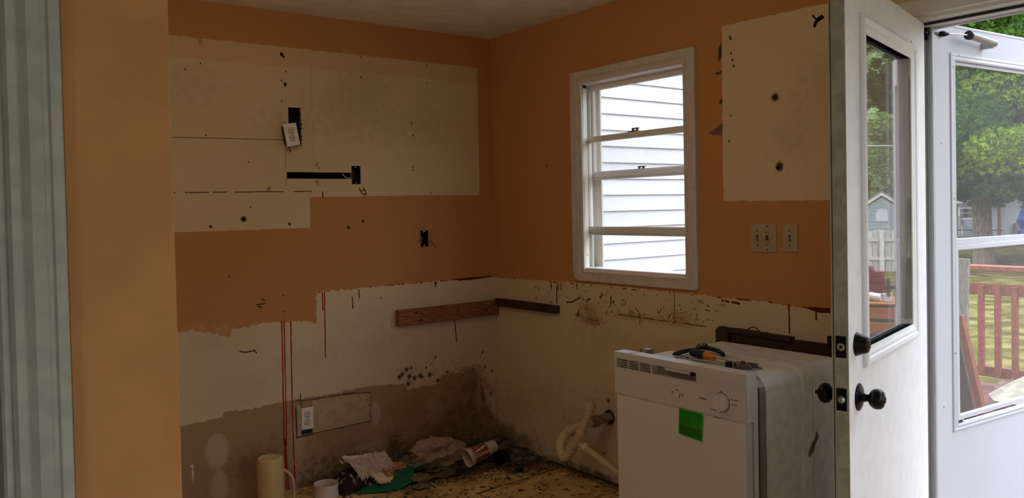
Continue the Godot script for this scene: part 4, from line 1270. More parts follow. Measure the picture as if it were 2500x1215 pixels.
	for y in [0.0048, -0.0048]:
		obj("test_button", boxed(Vector3(0.0135, y - 0.0038, 0.007), Vector3(0.0285, y + 0.0038, 0.0088), 0.0008), M.black, o)
	for p in [Vector2(-0.028, 0.030), Vector2(-0.028, -0.030), Vector2(0.021, 0.049), Vector2(0.021, -0.049)]:
		st = mb()
		lathe(st, [Vector2(0, 0.0014), Vector2(0.003, 0.001), Vector2(0.0034, 0)], 10, Transform3D(Basis(Vector3.RIGHT, PI / 2), Vector3(p.x, p.y, 0.006)))
		obj("screw_head", st, M.dark_steel, o)
	o = thing("switch_plate", "narrow single switch plate on the window wall nearest the open door", "switch", Transform3D(wb, Vector3(0, 1.274, 2.0465)))
	obj("cover_plate", boxed(Vector3(-0.035, -0.057, 0), Vector3(0.035, 0.057, 0.006), 0.003), M.plate_dull, o)
	toggle(o, 0.0)
	for y in [0.030, -0.030]:
		st = mb()
		lathe(st, [Vector2(0, 0.0014), Vector2(0.003, 0.001), Vector2(0.0034, 0)], 10, Transform3D(Basis(Vector3.RIGHT, PI / 2), Vector3(0, y, 0.006)))
		obj("screw_head", st, M.dark_steel, o)
	# ledger boards that carried the counter
	o = tag(obj("ledger_board", boxed(Vector3(-0.692, 0.779, 0.0005), Vector3(-0.002, 0.866, 0.038), 0.003), M.lumber), "knotty brown board screwed level to the back wall, meeting the corner", "board")
	for p in [Vector2(-0.58, 0.845), Vector2(-0.55, 0.80), Vector2(-0.30, 0.835), Vector2(-0.10, 0.815)]:
		st = mb()
		lathe(st, [Vector2(0, 0.0006), Vector2(0.007, 0.0005), Vector2(0.008, 0)], 10, Transform3D(Basis(Vector3.RIGHT, PI / 2), Vector3(p.x, p.y, 0.038)))
		obj("knot", st, M.lumber_dark, o)
	tag(obj("ledger_board", boxed(Vector3(-0.034, 0.836, 0.0385), Vector3(-0.0005, 0.880, 0.600), 0.003), M.lumber_dark), "thin dark strip of wood on the window wall, running from the corner under the window", "board")
	# what is left of the counter support behind the dishwasher
	tag(obj("wood_block", boxed(Vector3(-0.040, 0.793, 1.690), Vector3(-0.0005, 0.872, 1.755), 0.003), M.lumber_old), "short upright wood block on the window wall at the left end behind the dishwasher", "board")
	st = mb()
	var n := fnl(3.0, 4)
	sheet(st, 24, 4, func(u: float, v: float): return Vector3(-0.0005 - 0.034 * v + 0.002 * n.get_noise_2d(u * 90, v * 9), 0.881 + 0.004 * n.get_noise_1d(u * 60) - 0.006 * u, 1.70 + u * 0.36), 0.016)
	tag(obj("wood_strip", st, M.lumber_dark), "thin splintered dark strip on top of the board behind the dishwasher", "board")
	tag(obj("backer_board", boxed(Vector3(-0.020, 0.788, 1.758), Vector3(-0.0005, 0.864, 2.44), 0.003), M.lumber_dark), "long dark stained board on the window wall behind the dishwasher", "board")
	st = mb()
	tube(st, curve([Vector3(-0.024, 0.880, 1.845), Vector3(-0.03, 0.893, 1.868), Vector3(-0.03, 0.897, 1.89), Vector3(-0.026, 0.880, 1.915)]), 0.0025, 6)
	tag(obj("bent_nail", st, M.dark_steel), "bent wire sticking up from the strip behind the dishwasher", "wire")

func open_box(o: Node3D, w: float, h: float):
	var st := mb()
	var t := 0.002
	var d := 0.055
	box(st, Vector3(-w / 2, -h / 2, -d), Vector3(w / 2, h / 2, -d + t))
	box(st, Vector3(-w / 2, -h / 2, -d), Vector3(-w / 2 + t, h / 2, -0.001))
	box(st, Vector3(w / 2 - t, -h / 2, -d), Vector3(w / 2, h / 2, -0.001))
	box(st, Vector3(-w / 2, -h / 2, -d), Vector3(w / 2, -h / 2 + t, -0.001))
	box(st, Vector3(-w / 2, h / 2 - t, -d), Vector3(w / 2, h / 2, -0.001))
	obj("box_shell", st, M.black_plastic, o)
	for y in [h / 2 - 0.006, -h / 2 + 0.006]:
		obj("screw_tab", boxed(Vector3(-0.006, y - 0.003, -0.006), Vector3(0.006, y + 0.003, -0.003), 0.001), M.steel, o)

func toggle(o: Node3D, x: float):
	obj("toggle_slot", boxed(Vector3(x - 0.005, -0.012, 0.0055), Vector3(x + 0.005, 0.012, 0.0066), 0.0003), M.groove, o)
	var st := mb()
	box(st, Vector3(-0.004, -0.005, 0), Vector3(0.004, 0.005, 0.016), 0.001, Transform3D(Basis(Vector3.RIGHT, deg_to_rad(28)), Vector3(x, -0.002, 0.005)))
	obj("toggle", st, M.plate_dull, o)

# ================================================================ dishwasher
func build_dishwasher():
	# axes: local x = along the wall (z), y up, local z = out of the front (-x)
	var xf := Transform3D(Basis(Vector3.BACK, Vector3.UP, Vector3.LEFT), Vector3(-0.705, 0, 1.742))
	var d := thing("dishwasher", "white dishwasher pulled from the wall, with a round dial on its front", "dishwasher", xf)
	var W := 0.605
	var st := mb()
	# door panel
	box(st, Vector3(0.004, 0.10, -0.045), Vector3(W - 0.006, 0.703, -0.001), 0.006)
	var door := obj("door", st, M.dw_white, d)
	obj("kick_plate", boxed(Vector3(0.01, 0.0, -0.10), Vector3(W - 0.01, 0.10, -0.05), 0.002), M.black_plastic, d)
	# control panel: front in strips round the vent and the handle pocket
	st = mb()
	var y0 := 0.704
	var y1 := 0.860
	for r in [[0.0, W, 0.838, y1], [0.0, W, y0, 0.802], [0.0, 0.012, 0.802, 0.838], [0.188, 0.194, 0.802, 0.838], [0.400, W, 0.802, 0.838]]:
		box(st, Vector3(r[0], r[2], -0.056), Vector3(r[1], r[3], 0.0), 0.0)
	var cp := obj("control_panel", st, M.dw_panel, d)
	obj("panel_top", boxed(Vector3(0, y1, -0.056), Vector3(W, y1 + 0.0015, 0.0), 0.001), paint(Color(0.77, 0.765, 0.74), 0.36, 0.0, 0.8), cp)
	obj("panel_side", boxed(Vector3(W, y0 - 0.004, -0.050), Vector3(W + 0.0015, y1, -0.002), 0.001), M.dw_white, cp)
	obj("panel_lip", boxed(Vector3(0.001, y0 - 0.003, -0.05), Vector3(W - 0.001, y0 - 0.0005, 0.0006), 0.001), M.dw_panel, cp)
	# vent: dark throat, slats and two dividers
	obj("vent_throat", boxed(Vector3(0.012, 0.802, -0.05), Vector3(0.188, 0.838, -0.035)), M.black, cp)
	for k in 6:
		obj("vent_slat", boxed(Vector3(0.012, 0.8018 + k * 0.0066, -0.012), Vector3(0.188, 0.8038 + k * 0.0066, -0.0006), 0.0006), M.dw_panel, cp)
	for x in [0.070, 0.128]:
		obj("vent_divider", boxed(Vector3(x - 0.0018, 0.802, -0.016), Vector3(x + 0.0018, 0.838, -0.0004), 0.0005), M.dw_panel, cp)
	# handle pocket with its latch grip
	obj("handle_pocket", boxed(Vector3(0.194, 0.802, -0.05), Vector3(0.400, 0.838, -0.028)), mottled(Color(0.55, 0.50, 0.42), 0.05, Vector3(2, 2, 2), 43), cp)
	st = mb()
	box(st, Vector3(0.250, 0.822, -0.03), Vector3(0.368, 0.838, -0.004), 0.003)
	box(st, Vector3(0.196, 0.836, -0.03), Vector3(0.398, 0.8385, -0.002), 0.001)
	obj("latch_grip", st, M.dw_panel, cp)
	obj("grip_shadow_gap", boxed(Vector3(0.260, 0.8195, -0.029), Vector3(0.368, 0.8222, -0.006)), M.groove, cp)
	obj("grip_end", boxed(Vector3(0.3685, 0.820, -0.029), Vector3(0.374, 0.836, -0.006)), M.groove, cp)
	for k in 6:
		obj("panel_rib", boxed(Vector3(0.405, 0.8035 + k * 0.0058, -0.001), Vector3(W - 0.004, 0.8062 + k * 0.0058, 0.0012), 0.0006), M.dw_panel, cp)
	# selector switch
	obj("switch_well", boxed(Vector3(0.300, 0.738, -0.001), Vector3(0.326, 0.757, 0.0004)), M.dw_panel, cp)
	obj("switch_button", boxed(Vector3(0.310, 0.739, 0.0), Vector3(0.324, 0.751, 0.005), 0.001), M.dw_white, cp)
	obj("switch_shade", boxed(Vector3(0.3245, 0.738, 0.0), Vector3(0.3262, 0.751, 0.0012)), M.groove, cp)
	# dial
	var c := Vector3(0.508, 0.754, 0.0)
	st = mb()
	lathe(st, [Vector2(0, 0.016), Vector2(0.026, 0.016), Vector2(0.0285, 0.013), Vector2(0.030, 0.0)], 40, Transform3D(Basis(Vector3.RIGHT, PI / 2), c))
	var dial := obj("dial", st, M.dw_white, cp)
	obj("dial_grip", boxed(c + Vector3(-0.005, -0.029, 0.012), c + Vector3(0.005, 0.029, 0.022), 0.002), M.dw_white, dial)
	st = mb()
	for k in 44:
		if k in [10, 11, 33, 34]: continue
		var a := TAU * k / 44.0
		var b := TAU * (k + 1) / 44.0
		var w := 0.0024 if cos(a) > -0.2 else 0.0011
		oquad(st, c + Vector3(cos(a) * 0.0305, sin(a) * 0.0305, 0.0006), c + Vector3(cos(b) * 0.0305, sin(b) * 0.0305, 0.0006), c + Vector3(cos(b) * (0.0305 + w), sin(b) * (0.0305 + w), 0.0006), c + Vector3(cos(a) * (0.0305 + w), sin(a) * (0.0305 + w), 0.0006), Vector3.BACK)
	obj("dial_ring", st, M.ink, dial)
	st = mb()
	prism(st, PackedVector2Array([Vector2(-0.003, 0.030), Vector2(0.004, 0.033), Vector2(-0.001, 0.036)]), 0.0008, Transform3D(Basis.IDENTITY, c))
	obj("dial_pointer", st, M.ink, dial)
	letters("Galaxy", 0.0070, M.ink, cp, at(0.430, 0.754, 0.0004), "brand_lettering", true, true)
	var tiny := paint(Color(0.28, 0.25, 0.21), 0.7)
	for t in [["Rinse", 0.478, 0.7655], ["Normal Wash", 0.560, 0.770], ["Light Wash", 0.557, 0.754], ["Water Heating", 0.478, 0.7235], ["Off", 0.506, 0.7905]]:
		letters(t[0], 0.0029, tiny, cp, at(t[1], t[2], 0.0004), "print", true)
	for t in [["Drying", 0.313, 0.763], ["Heat", 0.291, 0.753], ["On", 0.291, 0.7475], ["Heat", 0.336, 0.7515], ["Off", 0.336, 0.746]]:
		letters(t[0], 0.0028, tiny, cp, at(t[1], t[2], 0.0004), "print", true)
	letters("pots and pans", 0.003, tiny, door, at(0.488, 0.699, 0.0), "print", true)
	# inner door edge, gasket and tub rim with a round shoulder
	st = mb()
	box(st, Vector3(0.006, 0.11, -0.078), Vector3(W - 0.006, 0.838, -0.057), 0.006)
	obj("inner_door", st, M.dw_white, d)
	var shoulder := func(inset: float, r: float, top: float) -> PackedVector2Array:
		var q := PackedVector2Array([Vector2(inset, 0.06), Vector2(W - inset, 0.06)])
		for k in 9:
			var a := PI / 2 * k / 8.0
			q.append(Vector2(W - inset - r + r * cos(a), top - r + r * sin(a)))
		for k in 9:
			var a := PI / 2 + PI / 2 * k / 8.0
			q.append(Vector2(inset + r + r * cos(a), top - r + r * sin(a)))
		return q
	st = mb()
	prism(st, shoulder.call(0.012, 0.058, 0.836), -0.008, at(0, 0, -0.077))
	obj("gasket", st, M.rubber, d)
	st = mb()
	prism(st, shoulder.call(0.006, 0.064, 0.843), -0.032, at(0, 0, -0.084))
	obj("tub_rim", st, paint(Color(0.55, 0.55, 0.52), 0.3, 0.5), d)
	# body behind: insulated shell with a strap groove
	st = mb()
	for s in [[-0.117, 0.145, 0.012, 0.838], [-0.262, 0.080, 0.024, 0.829], [-0.342, 0.235, 0.011, 0.839]]:
		prism(st, shoulder.call(s[2], 0.050, s[3]), -s[1], at(0, 0, s[0]))
	var body := obj("tub_shell", st, M.dw_tub, d)
	st = mb()
	prism(st, shoulder.call(0.0108, 0.052, 0.8395), -0.0015, at(0, 0, -0.395))
	obj("shell_seam", st, mottled(Color(0.50, 0.45, 0.36), 0.1, Vector3(2, 2, 2), 44), body)
	obj("shell_crease", boxed(Vector3(W - 0.0122, 0.786, -0.262), Vector3(W - 0.0112, 0.788, -0.118)), M.ivory, body)
	st = mb()
	prism(st, PackedVector2Array([Vector2(-0.29, 0.60), Vector2(-0.275, 0.575), Vector2(-0.30, 0.55), Vector2(-0.305, 0.535), Vector2(-0.335, 0.512), Vector2(-0.34, 0.53), Vector2(-0.32, 0.56), Vector2(-0.30, 0.575)]), 0.0008, Transform3D(Basis(Vector3.RIGHT, Vector3.UP, Vector3.BACK), Vector3.ZERO))
	var smear := obj("grime_smear", st, paint(Color(0.36, 0.31, 0.24), 0.8), body)
	# (drawn in world x-y; lay it on the side face)
	smear.transform = Transform3D(xf.basis.inverse(), Vector3(W - 0.0105, 0, -0.705))
	for z in [[-0.095, 0.60]]:
		st = mb()
		lathe(st, [Vector2(0, 0.003), Vector2(0.004, 0.002), Vector2(0.0045, 0)], 10, Transform3D(Basis(Vector3.BACK, -PI / 2), Vector3(W - 0.008, z[1], -0.102)))
		obj("screw_head", st, M.steel, d)
	# mounting brackets on the top edge
	for s in [[0.045, 0.078]]:
		st = mb()
		box(st, Vector3(s[0], 0.842, -0.135), Vector3(s[1], 0.862, -0.132), 0.0005)
		box(st, Vector3(s[0], 0.860, -0.135), Vector3(s[1], 0.863, -0.105), 0.0005)
		obj("mounting_bracket", st, M.steel, d)
	obj("mounting_bracket", boxed(Vector3(0.420, 0.842, -0.150), Vector3(0.438, 0.862, -0.132), 0.001), M.dark_steel, d)
	st = mb()
	box(st, Vector3(0.021, 0.844, -0.120), Vector3(0.034, 0.860, -0.118), 0.0005)
	obj("mounting_bracket", st, M.steel, d)
	obj("latch_strike", boxed(Vector3(0.075, 0.8616, -0.052), Vector3(0.086, 0.8632, -0.004), 0.0005), M.dw_panel, cp)
	# green notice taped to the front
	var g := thing("notice", "bright green printed notice stuck on the dishwasher front below the switch", "paper", Transform3D(Basis(Vector3.BACK, Vector3.UP, Vector3.LEFT) * Basis(Vector3.BACK, deg_to_rad(-1.5)), Vector3(-0.7065, 0.653, 2.1165)))
	var im := Image.create_empty(220, 190, false, Image.FORMAT_RGB8)
	im.fill(Color(0.10, 0.62, 0.10))
	rng.seed = 12
	im.fill_rect(Rect2i(8, 12, 204, 170), Color(0.06, 0.52, 0.06))
	im.fill_rect(Rect2i(8, 112, 204, 70), Color(0.05, 0.40, 0.05))
	var yy := 14
	while yy < 180:
		var big := yy < 20
		var x := 12
		while x < (206 if big or yy > 110 else 110):
			var w := rng.randi_range(4, 15)
			im.fill_rect(Rect2i(x, yy, w, 8 if big else 3), Color(0.02, 0.16, 0.03) if big else Color(0.03, 0.32, 0.05))
			x += w + rng.randi_range(2, 5)
		yy += 14 if big else 7
	im.fill_rect(Rect2i(10, 108, 200, 2), Color(0.10, 0.62, 0.10))
	var m := paint(Color.WHITE, 0.7)
	m.albedo_texture = ImageTexture.create_from_image(im)
	st = mb()
	var p := [Vector3(-0.053, 0.049, 0.001), Vector3(0.054, 0.047, 0.0012), Vector3(0.050, -0.049, 0.0014), Vector3(-0.055, -0.045, 0.001)]
	uvquad(st, p, [Vector2(0, 0), Vector2(1, 0), Vector2(1, 1), Vector2(0, 1)], Vector3.BACK)
	var q := []
	for v in p: q.append(v - Vector3(0, 0, 0.0006))
	for k in 4:
		uvquad(st, [p[k], p[(k + 1) % 4], q[(k + 1) % 4], q[k]], [Vector2(0, 0), Vector2(0.01, 0), Vector2(0.01, 0.01), Vector2(0, 0.01)], p[k] + p[(k + 1) % 4])
	obj("paper", st, m, g)

# ================================================================ tools on the dishwasher
func build_tools():
	var Y := 0.842
	var st: SurfaceTool
	# pliers with black dipped handles
	var t := thing("pliers", "pliers with long black curved handles lying open behind the screwdriver", "pliers", Transform3D.IDENTITY)
	st = mb()
	tube(st, curve([Vector3(-0.550, Y + 0.008, 1.905), Vector3(-0.505, Y + 0.010, 1.898), Vector3(-0.455, Y + 0.011, 1.895), Vector3(-0.405, Y + 0.012, 1.905)]), [0.006, 0.008, 0.009, 0.009, 0.009, 0.009, 0.009, 0.009, 0.009, 0.009, 0.009, 0.009, 0.0085, 0.0085, 0.008, 0.008, 0.007, 0.006, 0.006], 10)
	obj("handle", st, M.rubber, t)
	st = mb()
	tube(st, curve([Vector3(-0.372, Y + 0.012, 1.895), Vector3(-0.372, Y + 0.013, 1.935), Vector3(-0.392, Y + 0.012, 1.990), Vector3(-0.425, Y + 0.009, 2.036)]), 0.0088, 10)
	obj("handle", st, M.rubber, t)
	st = mb()
	box(st, Vector3(-0.05, -0.007, -0.008), Vector3(0.055, 0.007, 0.008), 0.004, Transform3D(Basis(Vector3.UP, deg_to_rad(35)), Vector3(-0.375, Y + 0.010, 1.875)))
	obj("jaw", st, M.dark_steel, t)
	st = mb()
	box(st, Vector3(-0.02, 0.004, -0.007), Vector3(0.02, 0.014, 0.007), 0.004, Transform3D(Basis(Vector3.UP, deg_to_rad(60)), Vector3(-0.345, Y + 0.010, 1.885)))
	obj("jaw", st, M.dark_steel, t)
	st = mb()
	lathe(st, [Vector2(0, 0.010), Vector2(0.007, 0.008), Vector2(0.008, -0.004)], 14, Transform3D(Basis.IDENTITY, Vector3(-0.385, Y + 0.012, 1.895)))
	obj("pivot", st, M.dark_steel, t)
	# screwdriver
	var a := Vector3(-0.502, Y + 0.0165, 1.946)
	var b := Vector3(-0.514, Y + 0.0085, 2.190)
	var ax := (b - a).normalized()
	var side := ax.cross(Vector3.UP).normalized()
	t = thing("screwdriver", "screwdriver with a fat black and amber handle lying on the dishwasher top", "screwdriver", Transform3D(Basis(side, ax, side.cross(ax)), a))
	st = mb()
	lathe(st, [Vector2(0, 0), Vector2(0.010, 0.001), Vector2(0.015, 0.008), Vector2(0.0165, 0.03), Vector2(0.0165, 0.065), Vector2(0.015, 0.075)], 12)
	obj("grip", st, M.rubber, t)
	st = mb()
	lathe(st, [Vector2(0.0155, 0.073), Vector2(0.0155, 0.095), Vector2(0.012, 0.107), Vector2(0.011, 0.118), Vector2(0.006, 0.121), Vector2(0, 0.121)], 12)
	obj("amber_collar", st, paint(Color(0.78, 0.45, 0.09), 0.3), t)
	st = mb()
	tube(st, [Vector3(0, 0.118, 0), Vector3(0, 0.25, 0)], 0.0032, 10)
	obj("shaft", st, M.chrome, t)
	# adjustable wrench
	var wa := Vector3(-0.566, Y, 1.975)
	var wd := (Vector3(-0.535, Y, 2.23) - wa).normalized()
	t = thing("wrench", "steel adjustable wrench lying nearest the dishwasher front edge", "wrench", Transform3D(Basis(wd, Vector3.UP, wd.cross(Vector3.UP)), wa))
	st = mb()
	box(st, Vector3(0.0, 0.002, -0.009), Vector3(0.215, 0.010, 0.009), 0.003)
	box(st, Vector3(0.03, 0.010, -0.005), Vector3(0.19, 0.0108, 0.005), 0.0)
	obj("handle", st, M.chrome, t)
	st = mb()
	var head := PackedVector2Array([Vector2(0.205, -0.010), Vector2(0.225, -0.026), Vector2(0.255, -0.030), Vector2(0.285, -0.022), Vector2(0.275, -0.012), Vector2(0.255, -0.006), Vector2(0.255, 0.006), Vector2(0.282, 0.012), Vector2(0.286, 0.020), Vector2(0.25, 0.026), Vector2(0.222, 0.020), Vector2(0.205, 0.010)])
	prism(st, head, 0.016, Transform3D(Basis(Vector3.RIGHT, Vector3.FORWARD, Vector3.UP), Vector3(0, 0.001, 0)))
	obj("head", st, M.steel, t)
	st = mb()
	lathe(st, [Vector2(0, 0.0), Vector2(0.006, 0.001), Vector2(0.007, 0.012), Vector2(0, 0.013)], 12, Transform3D(Basis(Vector3.BACK, PI / 2), Vector3(0.245, 0.0175, 0.0)))
	obj("adjusting_screw", st, M.dark_steel, t)
	st = mb()
	lathe(st, [Vector2(0.004, 0.0005), Vector2(0.0085, 0.001), Vector2(0.0095, 0)], 14, Transform3D(Basis.IDENTITY, Vector3(0.012, 0.0100, 0)))
	obj("hanging_hole", st, M.dark_steel, t)
	# slim open-end spanner between them
	t = thing("spanner", "thin bright open-end spanner lying under the screwdriver handle", "spanner", Transform3D(Basis(Vector3.UP, deg_to_rad(-93)), Vector3(-0.538, Y, 1.912)))
	st = mb()
	box(st, Vector3(0.016, 0.001, -0.004), Vector3(0.14, 0.005, 0.004), 0.001)
	obj("handle", st, M.chrome, t)
	st = mb()
	prism(st, PackedVector2Array([Vector2(0.02, -0.006), Vector2(0.008, -0.014), Vector2(-0.012, -0.012), Vector2(-0.006, -0.006), Vector2(0.004, -0.005), Vector2(0.004, 0.005), Vector2(-0.006, 0.008), Vector2(-0.008, 0.014), Vector2(0.008, 0.014), Vector2(0.02, 0.006)]), 0.006, Transform3D(Basis(Vector3.RIGHT, Vector3.FORWARD, Vector3.UP), Vector3.ZERO))
	obj("jaw", st, M.chrome, t)
	# a twig-thin brass offcut behind the wrench head
	st = mb()
	tube(st, [Vector3(-0.500, Y + 0.005, 2.215), Vector3(-0.516, Y + 0.003, 2.272)], 0.003, 8)
	tag(obj("brass_rod", st, paint(Color(0.42, 0.34, 0.16), 0.4, 0.6)), "short thin brass rod pointing away from the wrench head", "rod")

# ================================================================ drain pipe
func build_drain():
	var t := thing("drain_pipe", "dirty white plastic sink drain with a U-bend hanging from the window wall", "drain pipe", Transform3D.IDENTITY)
	var st := mb()
	var R := 0.021
	# out of the wall, to the left end of the trap
	tube(st, curve([Vector3(0.012, 0.336, 0.973), Vector3(-0.06, 0.330, 0.962), Vector3(-0.095, 0.325, 0.955)]), 0.024, 16)
	obj("wall_stub", st, M.pvc_dirty, t)
	st = mb()
	tube(st, [Vector3(-0.068, 0.329, 0.961), Vector3(-0.072, 0.3285, 0.960), Vector3(-0.100, 0.324, 0.953), Vector3(-0.104, 0.3235, 0.952)], [0.026, 0.030, 0.030, 0.026], 12)
	obj("slip_nut", st, M.pvc_dirty, t)
	st = mb()
	tube(st, curve([Vector3(-0.09, 0.326, 0.956), Vector3(-0.13, 0.314, 0.930), Vector3(-0.155, 0.292, 0.885), Vector3(-0.165, 0.268, 0.845)]), R, 16)
	obj("upper_arm", st, M.pvc, t)
	st = mb()
	tube(st, curve([Vector3(-0.160, 0.278, 0.862), Vector3(-0.170, 0.254, 0.830), Vector3(-0.185, 0.215, 0.808), Vector3(-0.195, 0.165, 0.812), Vector3(-0.200, 0.140, 0.838), Vector3(-0.200, 0.160, 0.872), Vector3(-0.195, 0.192, 0.895)]), 0.0255, 16)
	obj("u_bend", st, paint(Color(0.80, 0.73, 0.59), 0.35), t)
	for e in [[Vector3(-0.158, 0.283, 0.868), Vector3(-0.166, 0.265, 0.842)], [Vector3(-0.198, 0.178, 0.885), Vector3(-0.193, 0.200, 0.902)]]:
		st = mb()
		tube(st, [e[0], e[0].lerp(e[1], 0.1), e[0].lerp(e[1], 0.9), e[1]], [0.0262, 0.0285, 0.0285, 0.0262], 16)
		obj("collar", st, M.pvc, t)
	st = mb()
	tube(st, curve([Vector3(-0.196, 0.190, 0.893), Vector3(-0.188, 0.235, 0.925), Vector3(-0.180, 0.285, 0.950)]), 0.0225, 16)
	var tee := obj("tee", st, M.pvc, t)
	st = mb()
	tube(st, [Vector3(-0.183, 0.272, 0.943), Vector3(-0.181, 0.280, 0.948), Vector3(-0.177, 0.300, 0.957), Vector3(-0.175, 0.306, 0.960)], [0.024, 0.0275, 0.0275, 0.024], 16)
	obj("collar", st, M.pvc, tee)
	st = mb()
	tube(st, curve([Vector3(-0.178, 0.295, 0.955), Vector3(-0.166, 0.36, 0.982), Vector3(-0.156, 0.415, 1.003), Vector3(-0.158, 0.432, 1.006)]), 0.0205, 16, false)
	obj("tailpiece", st, M.pvc, t)
	st = mb()
	var c0 := Vector3(-0.156, 0.416, 1.003)
	var c1 := Vector3(-0.174, 0.443, 0.990)
	var up := (c1 - c0).normalized()
	var sx := up.cross(Vector3.FORWARD).normalized()
	lathe(st, [Vector2(0.0225, 0.0), Vector2(0.0245, 0.002), Vector2(0.0245, 0.034), Vector2(0.0205, 0.034), Vector2(0.0205, 0.012)], 20, Transform3D(Basis(sx, up, sx.cross(up)), c0))
	obj("open_collar", st, paint(Color(0.80, 0.73, 0.59), 0.35), t)
	# side branch and the hose that runs down to the floor behind the dishwasher
	st = mb()
	tube(st, [Vector3(-0.186, 0.238, 0.926), Vector3(-0.176, 0.225, 0.944), Vector3(-0.168, 0.214, 0.956)], 0.017, 14)
	obj("branch", st, M.pvc, tee)
	st = mb()
	tube(st, [Vector3(-0.172, 0.220, 0.950), Vector3(-0.170, 0.217, 0.953), Vector3(-0.160, 0.205, 0.965), Vector3(-0.158, 0.202, 0.968)], [0.019, 0.0235, 0.0235, 0.019], 10)
	obj("branch_nut", st, paint(Color(0.82, 0.77, 0.66), 0.35), t)
	st = mb()
	tube(st, curve([Vector3(-0.163, 0.208, 0.962), Vector3(-0.150, 0.165, 1.075), Vector3(-0.145, 0.115, 1.215), Vector3(-0.145, 0.060, 1.40), Vector3(-0.145, 0.024, 1.55)]), 0.0175, 14)
	obj("drain_hose", st, M.pvc, t)
	# rough flange round the hole
	st = mb()
	lathe(st, [Vector2(0.029, 0.004), Vector2(0.036, 0.003), Vector2(0.038, 0)], 20, Transform3D(Basis(Vector3.BACK, PI / 2), Vector3(0, 0.336, 0.973)))
	obj("wall_flange", st, M.groove, t)

# ================================================================ added ceiling light, unseen above the picture, to brighten the kitchen
func build_added_lamp():
	var p := Vector3(-1.75, CEIL, 1.50)
	var t := thing("added_ceiling_lamp", "added round frosted ceiling lamp, out of view, brightening the kitchen", "lamp", Transform3D(Basis.IDENTITY, p))
	var st := mb()
	lathe(st, [Vector2(0, -0.001), Vector2(0.15, -0.001), Vector2(0.155, -0.02), Vector2(0.145, -0.025)], 32)
	obj("canopy", st, M.white, t)
	st = mb()
	lathe(st, [Vector2(0.145, -0.024), Vector2(0.13, -0.06), Vector2(0.09, -0.09), Vector2(0.045, -0.103), Vector2(0, -0.106)], 32)
	var m := paint(Color(0.9, 0.85, 0.75), 0.4)
	m.emission_enabled = true
	m.emission = Color(1.0, 0.92, 0.80)
	m.emission_energy_multiplier = 0.06
	obj("shade", st, m, t)
	var l := OmniLight3D.new()
	l.name = "fill_light"
	l.light_color = Color(1.0, 0.92, 0.80)
	l.light_energy = 0.036  # added fill for the dim kitchen
	l.light_size = 0.12
	l.omni_range = 12.0
	l.omni_attenuation = 2.0
	l.shadow_enabled = true
	t.add_child(l)
	l.position = Vector3(0, -0.24, 0)

